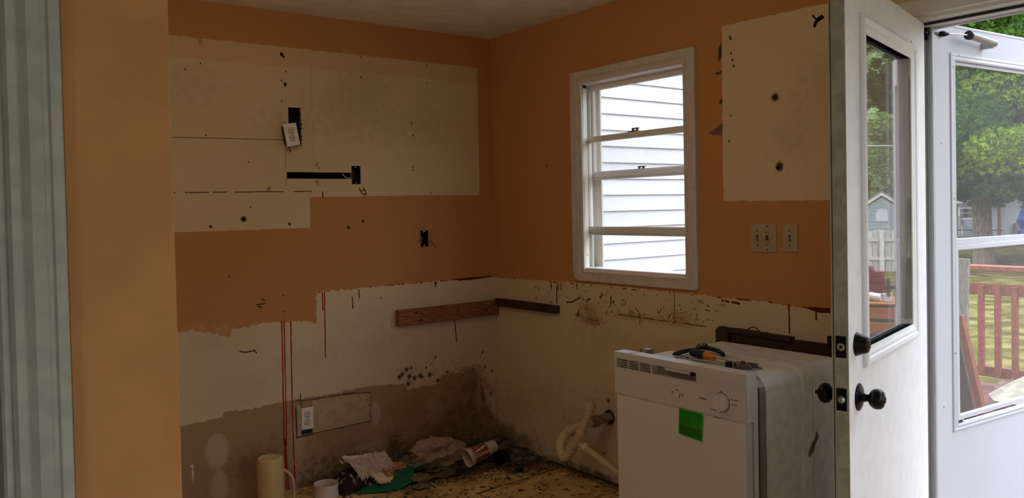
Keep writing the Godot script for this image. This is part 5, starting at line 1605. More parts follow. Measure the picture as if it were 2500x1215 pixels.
# ================================================================ litter on the floor
func build_floor_litter():
	var st: SurfaceTool
	var n := fnl(0.02, 9)
	# tall cream jug against the back wall
	var t := thing("jug", "tall cream plastic jug with a flat lid and side handle, standing under the red drips", "jug", at(-1.498, 0, 0.20))
	st = mb()
	lathe(st, [Vector2(0, 0), Vector2(0.058, 0), Vector2(0.062, 0.004), Vector2(0.0625, 0.235), Vector2(0.060, 0.247), Vector2(0.052, 0.2535), Vector2(0.050, 0.250), Vector2(0, 0.249)], 40)
	obj("body", st, M.cream_plastic, t)
	st = mb()
	tube(st, curve([Vector3(0.058, 0.186, 0.012), Vector3(0.082, 0.166, 0.017), Vector3(0.100, 0.142, 0.020), Vector3(0.106, 0.110, 0.021), Vector3(0.106, 0.04, 0.021), Vector3(0.098, 0.024, 0.019), Vector3(0.058, 0.022, 0.012)]), 0.0065, 10)
	obj("handle", st, paint(Color(0.78, 0.66, 0.52), 0.4), t)
	obj("spout_mark", boxed(Vector3(0.036, 0.2525, -0.028), Vector3(0.041, 0.2545, -0.022), 0.001), M.groove, t)
	# white ring-shaped lid
	st = mb()
	lathe(st, [Vector2(0, 0.006), Vector2(0.056, 0.006), Vector2(0.0575, 0.064), Vector2(0.060, 0.065), Vector2(0.0605, 0.062), Vector2(0.058, 0.035), Vector2(0.0615, 0.012), Vector2(0.0625, 0.003), Vector2(0.061, 0.0), Vector2(0, 0.0)], 40)
	tag(obj("white_tub", st, M.white_plastic, null, at(-1.214, 0, 0.195)), "wide shallow open white plastic tub standing on the floor beside the jug", "tub")
	# maroon bandana heap
	var maroon := Image.create_empty(256, 256, false, Image.FORMAT_RGB8)
	maroon.fill(Color(0.14, 0.035, 0.045))
	var cv := Canvas.new(Vector2(0, 0), Vector2(1, 1), 256, 256, Color(0.14, 0.035, 0.045))
	cv.nz.frequency = 0.05
	rng.seed = 5
	for k in 14:
		var p := Vector2(rng.randf(), rng.randf())
		var d := Vector2(rng.randf_range(-0.08, 0.08), rng.randf_range(-0.08, 0.08))
		cv.stroke([p, p + d * 0.6 + d.orthogonal() * 0.25, p + d], 0.035, Color(0.75, 0.60, 0.62), 0.95)
		if k % 3 == 0: cv.stroke([p + d.orthogonal() * 0.6, p + d * 0.8 - d.orthogonal() * 0.4], 0.03, Color(0.75, 0.60, 0.62), 0.95)
	var mm := paint(Color.WHITE, 0.95)
	mm.albedo_texture = ImageTexture.create_from_image(cv.im)
	mm.uv1_triplanar = true
	mm.uv1_scale = Vector3(4.5, 4.5, 4.5)
	t = thing("bandana", "crumpled dark maroon bandana with white pattern beside the white tub", "cloth", Transform3D.IDENTITY)
	st = mb()
	sheet(st, 34, 26, func(u: float, v: float):
		var x := lerpf(-1.155, -0.88, u) + 0.015 * n.get_noise_2d(v * 300, u * 90)
		var z := lerpf(0.055, 0.275, v) - 0.03 * sin(u * PI)
		var hump := pow(sin(clampf(u * 1.05, 0, 1) * PI), 0.5) * pow(sin(clampf(v * 0.9 + 0.06, 0, 1) * PI), 0.6)
		return Vector3(x, maxf(0.002, 0.088 * hump * (1.0 - 0.25 * v) + 0.018 * n.get_noise_2d(u * 500, v * 500) * hump), z), 0.003)
	obj("folds", st, mm, t)
	# white fringed rag thrown over it
	t = thing("fringed_rag", "white shaggy fringed rag draped over the maroon bandana", "rag", Transform3D.IDENTITY)
	var ragf := func(u: float, v: float) -> Vector3:
		var x := lerpf(-1.085, -0.855, u) + 0.05 * v * (1.0 - u * 0.6)
		var z := 0.105 + 0.03 * u + 0.10 * v * (1.0 - 0.45 * u)
		var y := 0.150 - 0.012 * u - (0.030 * v + 0.055 * v * v) * (1.0 - 0.4 * u) + 0.010 * n.get_noise_2d(u * 400, v * 300)
		return Vector3(x, y, z)
	st = mb()
	sheet(st, 30, 14, ragf, 0.006)
	obj("cloth", st, paint(Color(0.80, 0.74, 0.70), 0.95), t)
	st = mb()
	tube(st, [Vector3(-1.090, 0.135, 0.120), Vector3(-1.065, 0.138, 0.112)], 0.019, 14, false)
	obj("rolled_hem", st, paint(Color(0.76, 0.70, 0.62), 0.95), t)
	st = mb()
	rng.seed = 31
	for k in 520:
		var u := rng.randf()
		var v := minf(1.0, rng.randf_range(0.25, 1.25) if u < 0.55 else rng.randf_range(0.05, 1.2))
		var p: Vector3 = ragf.call(u, v) + Vector3(0, 0.004, 0)
		var d := Vector3(rng.randf_range(-0.3, 0.3), rng.randf_range(-1.0, -0.3), rng.randf_range(0.15, 0.7)).normalized() * (rng.randf_range(0.010, 0.020) if v < 0.85 else rng.randf_range(0.02, 0.042))
		var e := p + d * 0.5 + Vector3(0, 0.004, 0.004)
		tube(st, [p, e, p + d], [0.0022, 0.002, 0.0008], 4, false)
	tag(obj("fringe", st, paint(Color(0.82, 0.76, 0.72), 0.95), t), "", "", "", "stuff")
	for k in 5:
		st = mb()
		var p: Vector3 = ragf.call(0.18 + k * 0.075, 0.02)
		lathe(st, [Vector2(0, 0.001), Vector2(0.005, 0.0005), Vector2(0.006, 0)], 10, at(p.x, p.y + 0.003, p.z))
		obj("eyelet", st, M.groove, t)
	# printed towel half under it
	cv = Canvas.new(Vector2(0, 0), Vector2(1, 1), 200, 160, Color(0.83, 0.76, 0.60))
	rng.seed = 8
	cv.fill([Vector2(0.30, 0.25), Vector2(1, 0.25), Vector2(1, 1), Vector2(0.30, 1)], Color(0.66, 0.46, 0.28))
	for k in 60:
		var p := Vector2(rng.randf_range(0.3, 0.95), rng.randf_range(0.3, 0.95))
		cv.stroke([p, p + Vector2(rng.randf_range(-0.06, 0.06), rng.randf_range(-0.05, 0.05))], 0.02, [Color(0.40, 0.16, 0.08), Color(0.85, 0.74, 0.58), Color(0.50, 0.25, 0.12), Color(0.78, 0.58, 0.38)][k % 4], 0.9)
	cv.stroke(v2s([0.30, 0.25, 1.0, 0.25]), 0.015, Color(0.45, 0.30, 0.12))
	cv.stroke(v2s([0.30, 0.25, 0.30, 1.0]), 0.015, Color(0.45, 0.30, 0.12))
	var tm := paint(Color.WHITE, 0.9)
	tm.albedo_texture = ImageTexture.create_from_image(cv.im)
	t = thing("towel", "cream printed towel with a ragged edge, half under the white rag", "towel", Transform3D.IDENTITY)
	var towel := func(u: float, v: float) -> Vector3:
		return Vector3(lerpf(-0.985, -0.735, u) + 0.02 * v, 0.092 - 0.058 * v - 0.035 * u + 0.006 * n.get_noise_2d(u * 300 + 50, v * 300), lerpf(0.17, 0.295, v) - 0.06 * u)
	st = mb()
	var NU := 18
	var NV := 12
	for i in NU:
		for j in NV:
			var q := []
			var w := []
			for k in [[0, 0], [1, 0], [1, 1], [0, 1]]:
				var u := float(i + k[0]) / NU
				var v := float(j + k[1]) / NV
				q.append(towel.call(u, v))
				w.append(Vector2(u, v))
			st.set_smooth_group(1)
			uvquad(st, q, w, Vector3.UP)
			for k in 4: q[k] -= Vector3(0, 0.004, 0)
			st.set_smooth_group(2)
			uvquad(st, q, w, Vector3.DOWN)
	st.set_smooth_group(-1)
	obj("cloth", st, tm, t)
	st = mb()
	rng.seed = 33
	for k in 150:
		var left := k < 50
		var u := 0.0 if left else rng.randf()
		var v := rng.randf() if left else 1.0
		var p: Vector3 = towel.call(u, v)
		var d := Vector3(-0.8 if left else rng.randf_range(-0.3, 0.3), rng.randf_range(-0.5, -0.1), 0.2 if left else 1.0).normalized() * rng.randf_range(0.006, 0.016)
		tube(st, [p + Vector3(0, -0.002, 0), p + d], [0.002, 0.0008], 4, false)
	tag(obj("fringe", st, paint(Color(0.82, 0.75, 0.62), 0.95), t), "", "", "", "stuff")
	# teal folder
	st = mb()
	sheet(st, 26, 10, func(u: float, v: float):
		var back := Vector3(-1.06, 0.010, 0.19).lerp(Vector3(-0.70, 0.045, 0.185), u)
		var front := Vector3(-1.13, 0.003, 0.225).lerp(Vector3(-0.80, 0.012, 0.335), u) + Vector3(0, 0, 0.075 * sin(u * PI))
		return back.lerp(front, v) + Vector3(0, 0.006 * n.get_noise_2d(u * 200, v * 200) + 0.012 * sin(u * PI) * (1.0 - v), 0), 0.002)
	tag(obj("plastic_folder", st, paint(Color(0.02, 0.36, 0.26), 0.45)), "bent teal green plastic sheet lying under the towel", "folder")
	# crumpled bag
	st = mb()
	var rn := fnl(0.010, 14, 5)
	rn.fractal_type = FastNoiseLite.FRACTAL_RIDGED
	lump(st, Vector3(-0.515, 0.058, 0.115), Vector3(0.120, 0.058, 0.080), rn, 0.75, 64, 44, 0.001)
	var bag := paint(Color(0.74, 0.66, 0.56, 0.62), 0.35)
	bag.transparency = BaseMaterial3D.TRANSPARENCY_ALPHA
	t = thing("plastic_bag", "crumpled cloudy plastic bag lying against the back wall", "bag", Transform3D.IDENTITY)
	obj("bag_body", st, bag, t)
	st = mb()
	lump(st, Vector3(-0.375, 0.030, 0.125), Vector3(0.08, 0.032, 0.05), rn, 0.5, 30, 20, 0.001)
	obj("bag_neck", st, bag, t)
	# paper cup on its side
	var m0 := Vector3(-0.434, 0.0535, 0.300)
	var m1 := Vector3(-0.250, 0.088, 0.304)
	var ax := (m1 - m0).normalized()
	var sx := ax.cross(Vector3.UP).normalized()
	t = thing("cup", "white cup with a red label lying on its side, mouth toward the jug", "cup", Transform3D(Basis(sx, ax, sx.cross(ax)), m0))
	st = mb()
	lathe(st, [Vector2(0.044, 0.010), Vector2(0.0465, 0.004), Vector2(0.0495, 0.0), Vector2(0.0515, 0.004), Vector2(0.0505, 0.020), Vector2(0.0475, 0.024), Vector2(0.0415, 0.130), Vector2(0.0405, 0.132), Vector2(0.0365, 0.180), Vector2(0.034, 0.188), Vector2(0, 0.188), Vector2(0, 0.183), Vector2(0.033, 0.182), Vector2(0.044, 0.010)], 40)
	obj("cup_wall", st, M.white_plastic, t)
	cv = Canvas.new(Vector2(0, 0), Vector2(1, 1), 256, 128, Color(0.48, 0.04, 0.03))
	rng.seed = 4
	cv.stroke(v2s([0.06, 0.10, 0.94, 0.10, 0.94, 0.92, 0.06, 0.92, 0.06, 0.10]), 0.02, Color(0.85, 0.74, 0.66))
	var pen := Vector2(0.14, 0.62)
	for k in 9:
		var a := pen + Vector2(0.035, 0.22 if k % 3 == 0 else 0.12)
		var b := pen + Vector2(0.075, -0.04)
		cv.stroke([pen, a, b], 0.034, Color(0.90, 0.82, 0.74))
		cv.stroke([pen + Vector2(0.02, -0.03), pen + Vector2(0.06, -0.06)], 0.028, Color(0.06, 0.02, 0.02))
		pen = b + Vector2(0.005, 0.02)
	cv.stroke(v2s([0.10, 0.40, 0.90, 0.40]), 0.02, Color(0.85, 0.74, 0.66))
	cv.stroke(v2s([0.30, 0.25, 0.38, 0.22]), 0.03, Color(0.85, 0.70, 0.60))
	var lm := paint(Color.WHITE, 0.5)
	lm.albedo_texture = ImageTexture.create_from_image(cv.im)
	for s in [[0.30, 1.75], [-1.15, 0.05]]:
		st = mb()
		for k in 14:
			var a0 := lerpf(s[0], s[1], k / 14.0)
			var a1 := lerpf(s[0], s[1], (k + 1) / 14.0)
			var r0 := 0.0472
			var r1 := 0.0420
			uvquad(st, [Vector3(cos(a0) * r0, 0.030, sin(a0) * r0), Vector3(cos(a1) * r0, 0.030, sin(a1) * r0), Vector3(cos(a1) * r1, 0.124, sin(a1) * r1), Vector3(cos(a0) * r1, 0.124, sin(a0) * r1)], [Vector2(0, k / 14.0), Vector2(0, (k + 1) / 14.0), Vector2(1, (k + 1) / 14.0), Vector2(1, k / 14.0)], Vector3(cos(a0), 0, sin(a0)))
		obj("label", st, lm, t)
	# dark pot beside it
	t = thing("dark_pot", "small black plastic pot with white scribbles, under the cup's base", "pot", Transform3D(Basis(Vector3.RIGHT, deg_to_rad(20)), Vector3(-0.246, 0.006, 0.352)))
	st = mb()
	lathe(st, [Vector2(0, 0), Vector2(0.038, 0), Vector2(0.046, 0.042), Vector2(0.048, 0.044), Vector2(0.0475, 0.052), Vector2(0.044, 0.052), Vector2(0.043, 0.044), Vector2(0.036, 0.004), Vector2(0, 0.004)], 32)
	obj("pot_wall", st, paint(Color(0.022, 0.030, 0.030), 0.45), t)
	for s in [[-0.012, 0.010, -0.004, 0.032], [-0.002, 0.008, 0.006, 0.030], [0.006, 0.016, 0.014, 0.034], [-0.008, 0.022, 0.010, 0.018]]:
		st = mb()
		bar(st, Vector3(s[0], s[1], 0.0455), Vector3(s[2], s[3], 0.0465), 0.0022, 0.002, Vector3.BACK)
		obj("scribble", st, paint(Color(0.55, 0.55, 0.52), 0.6), t)
	# small bits
	tag(obj("black_cube", boxed(Vector3(-0.275, 0.001, 0.520), Vector3(-0.240, 0.028, 0.552), 0.004), M.black_plastic), "small black cube on the floor near the drain pipe", "cube")
	st = mb()
	lump(st, Vector3(-0.426, 0.007, 0.462), Vector3(0.014, 0.007, 0.008), n, 0.4, 12, 8, 0.0005)
	tag(obj("white_chip", st, M.white_plastic), "tiny bright white chip on the dark dirt in front of the cup", "chip")
	var scraps := [[-0.690, 0.03, 0.085, 0.045, 0.028, 0.035, Color(0.44, 0.39, 0.30), "crumpled grey paper scrap between the towel and the bag"], [-0.655, 0.03, 0.155, 0.045, 0.022, 0.03, Color(0.46, 0.44, 0.36), "speckled grey paper scrap just left of the bag"], [-0.735, 0.014, 0.305, 0.045, 0.014, 0.05, Color(0.47, 0.40, 0.28), "folded dull tan scrap at the right corner of the teal sheet"], [-0.785, 0.008, 0.405, 0.04, 0.008, 0.03, Color(0.45, 0.36, 0.24), "flat brown scrap in front of the teal sheet"], [-0.745, 0.045, 0.045, 0.05, 0.045, 0.035, Color(0.28, 0.21, 0.13), "dark brown clump of debris behind the white rag"], [-0.60, 0.006, 0.32, 0.06, 0.007, 0.035, Color(0.36, 0.26, 0.15), "flat torn brown flake in the middle of the dirty floor"]]
	for s in scraps:
		st = mb()
		lump(st, Vector3(s[0], s[1], s[2]), Vector3(s[3], s[4], s[5]), rn, 0.6, 22, 14, 0.0005)
		tag(obj("scrap", st, mottled(s[6], 0.3, Vector3(10, 10, 10), 50)), s[7], "scrap")
	# heap of damp dirt in the corner and crumbs over the floor
	st = mb()
	var hn := fnl(0.012, 17, 4)
	sheet(st, 60, 30, func(u: float, v: float):
		var x := -0.006 - 0.62 * u
		var z := 0.006 + 0.50 * v * (1.0 - 0.55 * u)
		var h := maxf(0.0, (1.0 - u * 1.02)) * maxf(0.0, 1.0 - v * 1.02)
		var edge := 1.0 if u < 0.97 and v < 0.97 else 0.0
		return Vector3(x, 0.001 + edge * maxf(0.0, 0.055 * h * (0.9 + 0.7 * hn.get_noise_2d(u * 160, v * 160)) + 0.004 * hn.get_noise_2d(u * 700, v * 500)), z))
	tag(obj("dirt_heap", st, mottled(Color(0.24, 0.185, 0.11), 0.4, Vector3(3, 3, 3), 52, 0.95, 0.02)), "dark damp dirt heaped in the floor corner", "dirt", "", "stuff")
	st = mb()
	rng.seed = 61
	for k in 520:
		var x := -rng.randf() * 1.15
		var z := 0.02 + pow(rng.randf(), 1.4) * 1.05
		if x < -0.55 and z > 0.45 - (x + 0.55) * 0.1 and rng.randf() < 0.6: continue
		var r := rng.randf_range(0.0015, 0.006) if k % 16 else rng.randf_range(0.005, 0.010)
		lump(st, Vector3(x, r * 0.4, z), Vector3(r * rng.randf_range(0.8, 2.0), r * 0.7, r * rng.randf_range(0.8, 2.0)), rn, 0.5, 6, 4, 0.0)
	tag(obj("floor_crumbs", st, mottled(Color(0.20, 0.14, 0.08), 0.4, Vector3(9, 9, 9), 53)), "scattered dark crumbs of dirt over the vinyl floor", "dirt", "", "stuff")

# ================================================================ deck and what lies on it
func build_deck():
	var st: SurfaceTool
	var red := wood(Color(0.53, 0.27, 0.16), Color(0.43, 0.20, 0.12), Vector3(10, 3, 10), 61)
	var boards := [wood(Color(0.42, 0.22, 0.15), Color(0.30, 0.15, 0.11), Vector3(20, 20, 2), 62), wood(Color(0.40, 0.25, 0.19), Color(0.29, 0.17, 0.13), Vector3(20, 20, 2), 63), wood(Color(0.46, 0.29, 0.22), Color(0.33, 0.20, 0.15), Vector3(20, 20, 2), 64)]
	var DY := -0.06
	var dk := thing("deck", "red-brown plank deck outside the open storm door", "deck", Transform3D.IDENTITY)
	for k in 27:
		var x := 0.16 + k * 0.145
		obj("plank", boxed(Vector3(x, DY - 0.035, 0.02), Vector3(x + 0.138, DY - 0.001 * (k % 3), 5.2), 0.004), boards[(k * 7) % 3], dk)
	for z in [0.1, 2.6, 5.1]:
		obj("joist", boxed(Vector3(0.14, DY - 0.20, z - 0.02), Vector3(4.06, DY - 0.036, z + 0.02)), red, dk)
	for x in [0.2, 4.0]:
		for z in [0.1, 5.1]:
			obj("pier", boxed(Vector3(x - 0.05, GROUND - 0.05, z - 0.05), Vector3(x + 0.05, DY - 0.04, z + 0.05)), red, dk)
	# railing along the far edge
	var rl := thing("deck_railing", "red-brown wooden deck railing with square balusters beyond the storm door glass", "railing", Transform3D.IDENTITY)
	obj("top_rail", boxed(Vector3(3.93, 0.850, 0.55), Vector3(4.07, 0.888, 1.95), 0.004), red, rl)
	obj("upper_rail", boxed(Vector3(3.985, 0.655, 0.55), Vector3(4.025, 0.745, 1.95), 0.004), red, rl)
	obj("bottom_rail", boxed(Vector3(3.985, 0.005, 0.55), Vector3(4.025, 0.085, 1.95), 0.004), red, rl)
	for z in [0.60, 1.90]:
		obj("post", boxed(Vector3(3.955, DY, z - 0.045), Vector3(4.045, 0.850, z + 0.045), 0.004), red, rl)
	for k in 9:
		var z := 0.736 + k * 0.1225
		obj("baluster", boxed(Vector3(3.945, 0.02, z - 0.021), Vector3(3.984, 0.730, z + 0.021), 0.003), red, rl)
	# far side rail that turns the corner towards the siding
	var lean := thing("leaning_panel", "dark wooden panel with an orange-brown edge, leaning on the deck rail", "panel", Transform3D.IDENTITY)
	st = mb()
	prism(st, PackedVector2Array([Vector2(1.60, DY), Vector2(1.93, DY), Vector2(1.775, 0.66), Vector2(1.735, 0.66)]), 0.05, Transform3D(Basis(Vector3.BACK, Vector3.UP, Vector3.LEFT), Vector3(2.05, 0, 0)))
	obj("panel_face", st, M.lumber_old, lean)
	st = mb()
	bar(st, Vector3(2.0, DY, 1.985), Vector3(2.03, 0.74, 1.80), 0.04, 0.045, Vector3.BACK, 0.003)
	obj("panel_edge", st, wood(Color(0.46, 0.24, 0.11), Color(0.38, 0.18, 0.08), Vector3(14, 2, 14), 66), lean)
	st = mb()
	box(st, Vector3(-0.06, 0, -0.01), Vector3(0.06, 1.06, 0.012), 0.004, Transform3D(Basis(Vector3.BACK, deg_to_rad(-4)) * Basis(Vector3.UP, deg_to_rad(55)), Vector3(3.05, DY, 1.345)))
	tag(obj("grey_plank", st, wood(Color(0.50, 0.46, 0.40), Color(0.36, 0.33, 0.28), Vector3(14, 2, 14), 67)), "weathered grey plank standing upright behind the storm door stile", "plank")
	# rubble in front of the railing
	var nn := fnl(0.9, 5)
	for s in [["broken pale slab with peeling paint lying tilted on the deck planks", 3.20, 0.075, 1.72, 0.46, 0.34, -12.0, 14.0, Color(0.56, 0.53, 0.45)], ["smaller brown broken slab under the pale one on the deck", 3.32, 0.05, 1.60, 0.30, 0.24, 15.0, 8.0, Color(0.36, 0.26, 0.20)]]:
		st = mb()
		var q := PackedVector2Array()
		for k in 9:
			var a := TAU * k / 9.0
			q.append(Vector2(clampf(cos(a) * 1.35, -1, 1) * s[4] / 2, clampf(sin(a) * 1.35, -1, 1) * s[5] / 2) * (1.0 + 0.14 * nn.get_noise_1d(k * 7.0 + s[1] * 30)))
		prism(st, q, 0.035, Transform3D(Basis(Vector3.UP, deg_to_rad(s[6])) * Basis(Vector3.BACK, deg_to_rad(s[7])) * Basis(Vector3.RIGHT, -PI / 2), Vector3(s[1], s[2], s[3])))
		tag(obj("broken_slab", st, mottled(s[8], 0.14, Vector3(1.6, 1.6, 1.6), 68, 0.9, 0.02)), s[0], "slab")
	st = mb()
	lump(st, Vector3(3.45, 0.02, 1.56), Vector3(0.11, 0.09, 0.09), nn, 0.5, 16, 10, DY + 0.001)
	tag(obj("rubble_lump", st, mottled(Color(0.47, 0.36, 0.28), 0.2, Vector3(5, 5, 5), 69, 0.9)), "brown lump of rubble at the left end of the broken slabs", "rubble")
	st = mb()
	tube(st, [Vector3(2.86, DY + 0.009, 1.62), Vector3(2.90, DY + 0.009, 1.75)], 0.009, 8)
	tag(obj("white_stick", st, M.white), "short white stick lying on the deck planks", "stick")
	# things seen in the reflection of the door glass
	var crate_wood := wood(Color(0.60, 0.36, 0.17), Color(0.50, 0.28, 0.12), Vector3(3, 14, 3), 70)
	var cr := thing("slatted_crate", "tan slatted wooden crate on the deck, seen reflected in the door glass", "crate", Transform3D.IDENTITY)
	obj("back_panel", boxed(Vector3(2.62, DY, 2.635), Vector3(3.00, 0.735, 3.30), 0.003), M.lumber_old, cr)
	for k in 8:
		obj("slat", boxed(Vector3(2.598, DY + 0.01 + k * 0.099, 2.63), Vector3(2.618, DY + 0.088 + k * 0.099, 3.305), 0.003), crate_wood, cr)
	obj("lid", boxed(Vector3(2.59, 0.735, 2.625), Vector3(3.01, 0.748, 3.31), 0.002), crate_wood, cr)
	for s in [["round silver tin standing upright on the crate", 2.72, 2.69, 0.032, 0.05, 0.0], ["silver can lying on its side on the crate", 2.70, 2.73, 0.026, 0.07, 80.0], ["small silver ring of metal at the back of the crate", 2.74, 2.795, 0.03, 0.035, 12.0]]:
		st = mb()
		lathe(st, [Vector2(0, 0), Vector2(s[3], 0), Vector2(s[3], s[4]), Vector2(s[3] * 0.8, s[4]), Vector2(s[3] * 0.78, s[4] - 0.006), Vector2(0, s[4] - 0.006)], 20, Transform3D(Basis(Vector3.RIGHT, deg_to_rad(s[5])), Vector3(s[1], 0.748 + (s[3] if s[5] > 20 else 0.002), s[2])))
		tag(obj("metal_tin", st, paint(Color(0.80, 0.78, 0.74), 0.4, 0.4)), s[0], "tin")
	var stack := thing("red_board_stack", "stack of dark red boards behind the crate, seen in the door glass", "boards", Transform3D.IDENTITY)
	var rb := wood(Color(0.42, 0.11, 0.10), Color(0.33, 0.08, 0.075), Vector3(3, 12, 3), 71)
	for s in [[2.68, 0.66, 0.735], [2.68, 0.738, 0.812], [2.702, 0.815, 0.855], [2.702, 0.858, 0.900], [2.775, 0.903, 0.938]]:
		obj("board", boxed(Vector3(3.30, s[1], s[0]), Vector3(3.42, s[2], 3.6), 0.003), rb, stack)
	obj("trestle", boxed(Vector3(3.31, DY, 2.70), Vector3(3.41, 0.658, 3.58), 0.003), rb, stack)

# ================================================================ siding seen through the window, yard, trees, houses
func build_yard():
	var st: SurfaceTool
	# the white-sided wing beside the window
	var sid := thing("wall_siding", "white clapboard wall of the wing outside the window", "siding", Transform3D.IDENTITY, "", "structure")
	obj("sheathing", boxed(Vector3(OUT + 0.002, GROUND, -0.30), Vector3(3.30, 3.0, -0.145)), M.white, sid)
	var sm := mottled(Color(0.755, 0.755, 0.765), 0.02, Vector3(1, 12, 1), 81, 0.5)
	for k in 30:
		var y := GROUND + 0.081 + (k - 1) * 0.1135
		st = mb()
		# local x of the profile along world z
		prism(st, PackedVector2Array([Vector2(-0.145, y), Vector2(-0.121, y), Vector2(-0.119, y + 0.004), Vector2(-0.120, y + 0.010), Vector2(-0.134, y + 0.118), Vector2(-0.145, y + 0.118)]), 3.30 - OUT - 0.004, Transform3D(Basis(Vector3.BACK, Vector3.UP, Vector3.RIGHT), Vector3(OUT + 0.003, 0, 0)))
		obj("clapboard", st, sm, sid)
	# lawn
	st = mb()
	var gn := fnl(0.05, 3)
	sheet(st, 90, 90, func(u: float, v: float):
		var x := lerpf(OUT + 0.02, 110.0, u * u)
		var z := lerpf(-60.0, 45.0, v)
		return Vector3(x, GROUND + 0.10 * gn.get_noise_2d(x, z) * clampf((x - 4.0) / 10.0, 0, 1), z), 0.05)
	var lawn := mottled(Color(0.40, 0.355, 0.17), 0.20, Vector3(0.5, 0.5, 0.5), 82, 1.0, 0.012)
	lawn.metallic_specular = 0.1
	lawn.detail_enabled = true
	lawn.detail_blend_mode = BaseMaterial3D.BLEND_MODE_MUL
	lawn.detail_uv_layer = BaseMaterial3D.DETAIL_UV_2
	lawn.detail_albedo = noise_tex(0.05, Color(0.70, 0.72, 0.55), Color(1, 1, 1), 83, 256, FastNoiseLite.TYPE_SIMPLEX_SMOOTH, 5)
	lawn.uv2_triplanar = true
	lawn.uv2_scale = Vector3(0.13, 0.13, 0.13)
	tag(obj("lawn", st, lawn), "dry patchy grass lawn beyond the deck", "lawn", "", "structure")
	st = mb()
	sheet(st, 2, 2, func(u: float, v: float): return Vector3(lerpf(-160, 200, u), GROUND - 0.5, lerpf(-160, 160, v)))
	tag(obj("ground", st, paint(Color(0.36, 0.36, 0.22), 1.0)), "flat open ground around the house", "ground", "", "structure")

	# ---- trees
	tree("juniper_tree", "big green juniper with a thick grey trunk in front of the neighbour's house", Vector3(21.3, GROUND, -6.1), 0.22, 1.9, 8.5, 4.4, 230, 0)
	tree("shade_tree", "dark broad tree behind the juniper, right of its trunk", Vector3(29.0, GROUND, -3.6), 0.35, 1.2, 14.0, 5.5, 22, 1)
	tree("shade_tree", "tall tree at the left behind the juniper", Vector3(30.0, GROUND, -14.5), 0.35, 2.6, 15.0, 5.5, 22, 1)
	tree("pale_tree", "tall pale green tree over the shed, seen reflected in the door glass", Vector3(36.0, GROUND, 0.9), 0.3, 1.0, 13.0, 4.2, 120, 2)
	tree("pale_tree", "loose leafy tree left of the shed in the reflection, with sky showing through", Vector3(38.5, GROUND, 6.0), 0.3, 1.2, 14.0, 4.2, 60, 2)
	tree("pale_tree", "green tree closing the gap between the yard trees", Vector3(41.0, GROUND, -3.6), 0.3, 1.0, 11.0, 5.0, 60, 2)

	tree("added_dark_tree", "added dark tree at the right of the yard, out of the direct view, dimming the storm glass reflection", Vector3(24.0, GROUND, 14.0), 0.35, 1.0, 13.0, 6.0, 26, 1)  # unseen trees, added so the storm glass mirrors dark foliage instead of sky
	tree("added_dark_tree", "second added dark tree at the right of the yard, dimming the storm glass reflection", Vector3(32.0, GROUND, 24.0), 0.35, 1.0, 15.0, 7.0, 28, 1)
	# ---- neighbour's house straight out
	var hs := thing("house", "grey clapboard house with white windows and dark red porch posts behind the juniper trunk", "house", Transform3D(Basis(Vector3.UP, deg_to_rad(-90)), Vector3(39.5, GROUND, -14.0)))
	# local x runs to the right as seen from the deck, z towards the deck
	var grey := paint(Color(0.60, 0.61, 0.64), 0.7)
	obj("wall", boxed(Vector3(-3.5, 0, -6), Vector3(1.25, 2.6, -0.03)), grey, hs)
	for k in 19:
		var y := 0.05 + k * 0.135
		st = mb()
		prism(st, PackedVector2Array([Vector2(-0.03, y), Vector2(0.022, y), Vector2(0.022, y + 0.012), Vector2(-0.018, y + 0.14), Vector2(-0.03, y + 0.14)]), 4.75, Transform3D(Basis(Vector3.BACK, Vector3.UP, Vector3.RIGHT), Vector3(-3.5, 0, 0)))
		obj("clapboard", st, grey, hs)
	for x in [[-0.88, 0.60]]:
		var fr := obj("window_frame", boxed(Vector3(x[0], 0.80, 0.0), Vector3(x[1], 1.42, 0.05), 0.01), M.white, hs)
		obj("window_pane", boxed(Vector3(x[0] + 0.10, 0.90, 0.04), Vector3(x[0] + 0.70, 1.34, 0.06)), paint(Color(0.16, 0.17, 0.18), 0.15), fr)
		obj("window_pane", boxed(Vector3(x[1] - 0.62, 0.90, 0.04), Vector3(x[1] - 0.10, 1.34, 0.06)), paint(Color(0.16, 0.17, 0.18), 0.15), fr)
		obj("muntin", boxed(Vector3(x[0] + 0.10, 1.12, 0.055), Vector3(x[1] - 0.10, 1.15, 0.065)), M.white, fr)
	for x in [-0.745, 1.258]:
		obj("porch_post", boxed(Vector3(x - 0.07, 0, 0.55), Vector3(x + 0.07, 1.75, 0.69), 0.01), paint(Color(0.42, 0.07, 0.08), 0.6), hs)
	obj("porch_beam", boxed(Vector3(-3.2, 1.62, 0.50), Vector3(1.4, 1.75, 0.75), 0.01), M.white, hs)
	obj("porch_rail", boxed(Vector3(-3.2, 0.28, 0.60), Vector3(1.4, 0.33, 0.65), 0.005), M.dark_steel, hs)
	obj("porch_floor", boxed(Vector3(-3.3, 0, 0.0), Vector3(1.4, 0.06, 0.9)), paint(Color(0.5, 0.48, 0.44), 0.8), hs)
	st = mb()
	prism(st, PackedVector2Array([Vector2(-7, 2.5), Vector2(1.4, 2.5), Vector2(-2.8, 4.4)]), -7.0, Transform3D(Basis(Vector3.BACK, Vector3.UP, Vector3.LEFT), Vector3(-3.8, 0, 0)))
	obj("roof", st, paint(Color(0.30, 0.28, 0.27), 0.9), hs)
	var ch := thing("porch_chair", "white garden chair on the porch left of the tree trunk", "chair", Transform3D(Basis(Vector3.UP, deg_to_rad(-60)), Vector3(38.9, GROUND + 0.06, -14.75)))
	for x in [-0.24, 0.24]:
		for z in [-0.22, 0.22]:
			obj("leg", boxed(Vector3(x - 0.02, 0, z - 0.02), Vector3(x + 0.02, 0.42, z + 0.02)), M.white, ch)
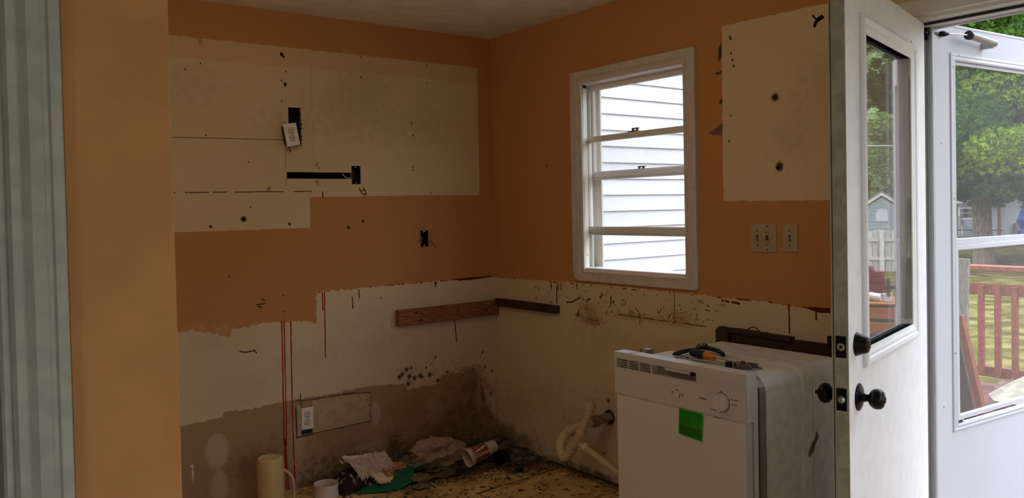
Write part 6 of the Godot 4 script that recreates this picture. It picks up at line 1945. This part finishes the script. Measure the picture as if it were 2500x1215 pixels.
	obj("seat", boxed(Vector3(-0.28, 0.42, -0.26), Vector3(0.28, 0.46, 0.28), 0.01), M.white, ch)
	obj("backrest", boxed(Vector3(-0.27, 0.46, -0.03), Vector3(0.27, 0.98, 0.01), 0.01, Transform3D(Basis(Vector3.RIGHT, deg_to_rad(-14)), Vector3(0, 0, -0.22))), M.white, ch)
	var sh2 := thing("red_shed", "small dark red shed far right of the grey house", "shed", at(41.5, GROUND, -13.72))
	obj("wall", boxed(Vector3(0, 0, 0), Vector3(2, 1.35, 1.0)), paint(Color(0.33, 0.11, 0.09), 0.7), sh2)
	obj("roof", boxed(Vector3(-0.1, 1.35, -0.1), Vector3(2.1, 1.45, 1.1)), paint(Color(0.5, 0.4, 0.36), 0.8), sh2)
	var bx := thing("white_trailer", "low white box trailer in front of the red shed", "trailer", at(40.6, GROUND, -13.15))
	obj("trailer_body", boxed(Vector3(0, 0.18, 0), Vector3(0.9, 0.62, 0.85), 0.03), M.white, bx)
	for z in [0.2, 0.65]:
		st = mb()
		tube(st, [Vector3(-0.02, 0.12, z), Vector3(0.06, 0.12, z)], 0.12, 14)
		obj("wheel", st, M.rubber, bx)
	st = mb()
	sheet(st, 10, 8, func(u: float, v: float): return Vector3(33.0 + 0.1 * sin(v * 7.0), GROUND + 0.35 + 0.95 * v, -9.68 + 0.75 * u + 0.05 * sin(v * 9.0)), 0.02)
	tag(obj("blue_tarp", st, paint(Color(0.08, 0.20, 0.52), 0.5)), "hanging blue tarp at the right edge of the view", "tarp")
	# ---- fence, shed and plants that the door glass reflects
	var fw := [wood(Color(0.64, 0.635, 0.60), Color(0.50, 0.495, 0.47), Vector3(8, 1, 8), 84), wood(Color(0.68, 0.675, 0.64), Color(0.54, 0.535, 0.51), Vector3(8, 1, 8), 85)]
	var fe := thing("picket_fence", "weathered grey board fence across the yard, seen reflected in the door glass", "fence", Transform3D.IDENTITY)
	for k in 46:
		var z := -1.0 + k * 0.15
		obj("picket", boxed(Vector3(20.0, GROUND - 0.08, z), Vector3(20.03, 0.63 + 0.015 * ((k * 5) % 3), z + 0.138), 0.004), fw[k % 2], fe)
	for y in [0.36, -0.12]:
		obj("rail", boxed(Vector3(19.94, y, -1.0), Vector3(20.0, y + 0.08, 5.9), 0.004), fw[0], fe)
	for z in [0.86, 2.81, 4.76]:
		obj("post", boxed(Vector3(19.88, GROUND - 0.1, z - 0.05), Vector3(19.98, 0.66, z + 0.05), 0.004), fw[1], fe)
	var sh := thing("garden_shed", "pale blue-grey gabled shed with a white arched vent behind the fence", "shed", Transform3D(Basis(Vector3.UP, deg_to_rad(-90)), Vector3(30, GROUND - 0.16, 2.86)))
	var pale := paint(Color(0.58, 0.64, 0.64), 0.7)
	st = mb()
	prism(st, PackedVector2Array([Vector2(-1.5, 0), Vector2(1.5, 0), Vector2(1.5, 1.10), Vector2(0, 2.12), Vector2(-1.5, 1.10)]), -3.5)
	obj("wall", st, pale, sh)
	for k in 16:
		var y := 0.04 + k * 0.13
		var hw := minf(1.5, (2.12 - (y + 0.12)) * 1.47)
		if hw > 0.1: obj("clapboard", boxed(Vector3(-hw, y, 0), Vector3(hw, y + 0.12, 0.012 + 0.008 * (k % 2))), pale, sh)
	st = mb()
	prism(st, PackedVector2Array([Vector2(-1.75, 0.99), Vector2(0, 2.18), Vector2(1.75, 0.99), Vector2(1.75, 1.13), Vector2(0, 2.32), Vector2(-1.75, 1.13)]), 0.10, at(0, 0, 0.01))
	obj("bargeboard", st, M.white, sh)
	st = mb()
	prism(st, PackedVector2Array([Vector2(-1.80, 1.08), Vector2(0, 2.30), Vector2(1.80, 1.08), Vector2(1.80, 1.15), Vector2(0, 2.37), Vector2(-1.80, 1.15)]), -3.7, at(0, 0, 0.11))
	obj("roof", st, paint(Color(0.50, 0.52, 0.53), 0.8), sh)
	st = mb()
	var arch := PackedVector2Array([Vector2(-0.20, 1.22), Vector2(0.20, 1.22)])
	for k in 9:
		arch.append(Vector2(0.20 * cos(PI * k / 8.0), 1.50 + 0.20 * sin(PI * k / 8.0)))
	prism(st, arch, 0.05)
	obj("arched_vent", st, paint(Color(0.74, 0.78, 0.78), 0.6), sh)
	leafy("banana_plant", "broad-leaved banana plant between the fence and the shed", Vector3(24.0, GROUND, 2.50), 9, 1.35, 0.16, Color(0.40, 0.52, 0.22))
	leafy("shrub", "low pale shrub behind the fence, left of the banana plant", Vector3(22.5, GROUND, 3.10), 60, 0.95, 0.05, Color(0.50, 0.56, 0.32))
	leafy("shrub", "low green shrub behind the fence, right of the banana plant", Vector3(22.5, GROUND, 2.10), 50, 1.0, 0.05, Color(0.40, 0.50, 0.26))
	st = mb()
	var wire: Array = []
	for k in 13:
		var u := k / 12.0
		wire.append(Vector3(14.0, 2.50 - 0.10 * sin(u * PI) + 0.10 * u, lerpf(-1.4, 4.9, u)))
	var ow := thing("overhead_wire", "thin overhead wire crossing in front of the reflected trees", "wire", Transform3D.IDENTITY)
	tube(st, wire, 0.006, 5)
	obj("cable", st, paint(Color(0.75, 0.76, 0.75), 0.6), ow)
	st = mb()
	tube(st, [Vector3(14.0, GROUND - 0.2, -1.45), Vector3(14.0, 3.0, -1.45)], 0.05, 10)
	obj("pole", st, M.lumber_old, ow)
	st = mb()
	tube(st, [Vector3(14.0, GROUND - 0.2, 4.95), Vector3(14.0, 3.0, 4.95)], 0.05, 10)
	obj("pole", st, M.lumber_old, ow)

# a clump of long leaves
func leafy(called: String, label: String, p: Vector3, count: int, h: float, w: float, col: Color):
	var t := thing(called, label, "plant", Transform3D(Basis.IDENTITY, p))
	rng.seed = int(p.x * 31 + p.z * 57)
	var m := paint(col, 0.6)
	m.backlight_enabled = true
	m.backlight = Color(0.3, 0.35, 0.1)
	var many := mb()
	for k in count:
		var a := rng.randf() * TAU
		var lean := rng.randf_range(0.15, 0.9)
		var hh := h * rng.randf_range(0.65, 1.05)
		var d := Vector3(cos(a), 0, sin(a))
		var st: SurfaceTool = mb() if count < 20 else many
		sheet(st, 8, 2, func(u: float, v: float):
			var along := Vector3(0, hh * (u - 0.35 * lean * u * u), 0) + d * (hh * lean * u * u * 0.8)
			return along + d.cross(Vector3.UP) * (v - 0.5) * w * sin(clampf(u * 0.95 + 0.04, 0, 1) * PI) * (2.0 if count < 20 else 1.4), 0.004)
		if count < 20: obj("leaf", st, m, t)
	if count >= 20:
		tag(obj("foliage", many, m, t), "", "", "", "stuff")
	var s2 := mb()
	tube(s2, [Vector3(0, -0.05, 0), Vector3(0, h * 0.4, 0)], 0.03, 8)
	obj("stem", s2, paint(Color(0.35, 0.36, 0.18), 0.8), t)

# trunk, limbs and a crown of small leaf sprays in puffs
func tree(called: String, label: String, base: Vector3, trunk_r: float, clear: float, h: float, spread: float, puffs: int, kind: int):
	var t := thing(called, label, "tree", Transform3D(Basis.IDENTITY, base))
	rng.seed = int(base.x * 13 + base.z * 7) + 1000
	var bark := wood([Color(0.50, 0.44, 0.37), Color(0.36, 0.31, 0.26), Color(0.40, 0.36, 0.30)][kind], [Color(0.31, 0.26, 0.21), Color(0.22, 0.18, 0.15), Color(0.26, 0.23, 0.19)][kind], Vector3(5, 0.5, 5), 90 + kind, 0.95)
	var st := mb()
	var n := fnl(0.8, 2)
	sheet(st, 30, 20, func(u: float, v: float):
		var y: float = v * (clear + h * 0.35) - 0.05
		var a: float = u * TAU
		var r: float = trunk_r * (1.25 - 0.25 * minf(1.0, y / 0.9) + 0.22 * clampf((y - clear * 0.55) / clear, 0, 1)) * (1.0 - 0.5 * clampf((y - clear) / (h * 0.35), 0, 1)) * (1.0 + 0.10 * sin(a * 7.0 + y * 0.7) * n.get_noise_2d(u * 9, y) + 0.05 * sin(a * 11.0))
		return Vector3(cos(-a) * r - 0.09 * y * (1 if kind == 0 else 0), y, sin(-a) * r))
	obj("trunk", st, bark, t)
	var top := Vector3(-0.09 * clear * (1 if kind == 0 else 0), clear, 0)
	var foli := []
	var cols := []
	var centers := []
	for k in puffs:
		var y := pow((k + 0.5) / puffs, 0.85 if kind else 1.35)
		var a := k * 2.39996 + rng.randf_range(-0.4, 0.4)
		var prof := sin(clampf(0.18 + y * 0.80, 0, 1) * PI) if kind else sin(clampf(0.36 + y * 0.62, 0, 1) * PI)
		var rr := spread * prof * sqrt(rng.randf_range(0.25, 1.0))
		centers.append(Vector3(cos(a) * rr, clear + (0.5 if kind else 0.25) + y * (h - clear - 0.8), sin(a) * rr))
	for c in centers.slice(0, 14) if kind else centers.slice(20, 200).filter(func(c): return c.y > clear + 1.6).slice(0, 12):
		st = mb()
		tube(st, curve([top + Vector3(0, h * 0.12 * rng.randf(), 0), (top + c) * 0.5 + Vector3(0, -0.2, 0), c], 3), [0.09, 0.08, 0.07, 0.06, 0.05, 0.04, 0.02], 7, false)
		obj("limb", st, bark, t)
	var per: int = [1500, 900, 850][kind]
	var tone: Array = [[Color(0.085, 0.155, 0.02), Color(0.035, 0.075, 0.022), Color(0.19, 0.27, 0.02)], [Color(0.03, 0.068, 0.015), Color(0.022, 0.05, 0.014), Color(0.05, 0.09, 0.015)], [Color(0.46, 0.60, 0.34), Color(0.36, 0.49, 0.28), Color(0.54, 0.66, 0.36)]][kind]
	for c in centers:
		var pr := spread * (rng.randf_range(0.26, 0.40) if kind == 1 else rng.randf_range(0.15, 0.25) if kind == 2 else rng.randf_range(0.13, 0.24))
		var mix := rng.randf()
		var pc: Color = tone[0].lerp(tone[1], mix) if rng.randf() < 0.72 else tone[0].lerp(tone[2], 0.4 + 0.6 * mix)
		var squash := rng.randf_range(0.55, 0.8)
		for i in per:
			var d := Vector3(rng.randfn(), rng.randfn() * 0.8, rng.randfn()).normalized()
			var q: Vector3 = c + d * Vector3(pr, pr * squash, pr) * pow(rng.randf(), 0.2)
			var ax := (d + Vector3(rng.randfn(), rng.randfn(), rng.randfn()) * 0.5).normalized()
			var sx := ax.cross(Vector3(rng.randfn(), rng.randfn(), rng.randfn())).normalized()
			var s := rng.randf_range(0.7, 1.5)
			foli.append(Transform3D(Basis(sx * s, ax * s, sx.cross(ax) * s), q))
			var kk := rng.randf_range(0.75, 1.25)
			cols.append(Color(pc.r * kk, pc.g * kk, pc.b * kk, 1.0))
	st = mb()
	# one spray: thin leaflets fanned along a short stalk
	var L: float = [0.085, 0.26, 0.15][kind]
	var wide: float = [0.10, 0.26, 0.20][kind]
	for k in 7:
		var a := (k - 3) * 0.34
		var d := Vector3(sin(a), cos(a), 0.35 * sin(k * 2.1)) * (1.0 - 0.05 * absf(k - 3))
		var w := Vector3(cos(a), -sin(a), 0.2) * L * wide
		var b := Vector3(0, L * 0.08 * (3 - absf(k - 3)), 0)
		otri(st, b, d * L * 0.55 + w, d * L, Vector3.BACK)
		otri(st, b, d * L, d * L * 0.55 - w, Vector3.BACK)
	var leaf := paint(Color.WHITE, 0.8, 0.0, 0.12)
	leaf.vertex_color_use_as_albedo = true
	leaf.backlight_enabled = true
	leaf.backlight = [Color(0.22, 0.26, 0.08), Color(0.2, 0.22, 0.1), Color(0.5, 0.55, 0.3)][kind]
	var mm := MultiMesh.new()
	mm.transform_format = MultiMesh.TRANSFORM_3D
	mm.use_colors = true
	mm.mesh = done(st)
	mm.instance_count = foli.size()
	for i in foli.size():
		mm.set_instance_transform(i, foli[i])
		mm.set_instance_color(i, cols[i])
	var o := MultiMeshInstance3D.new()
	o.name = "foliage"
	o.multimesh = mm
	o.material_override = leaf
	t.add_child(o, true)
	o.set_meta("kind", "stuff")
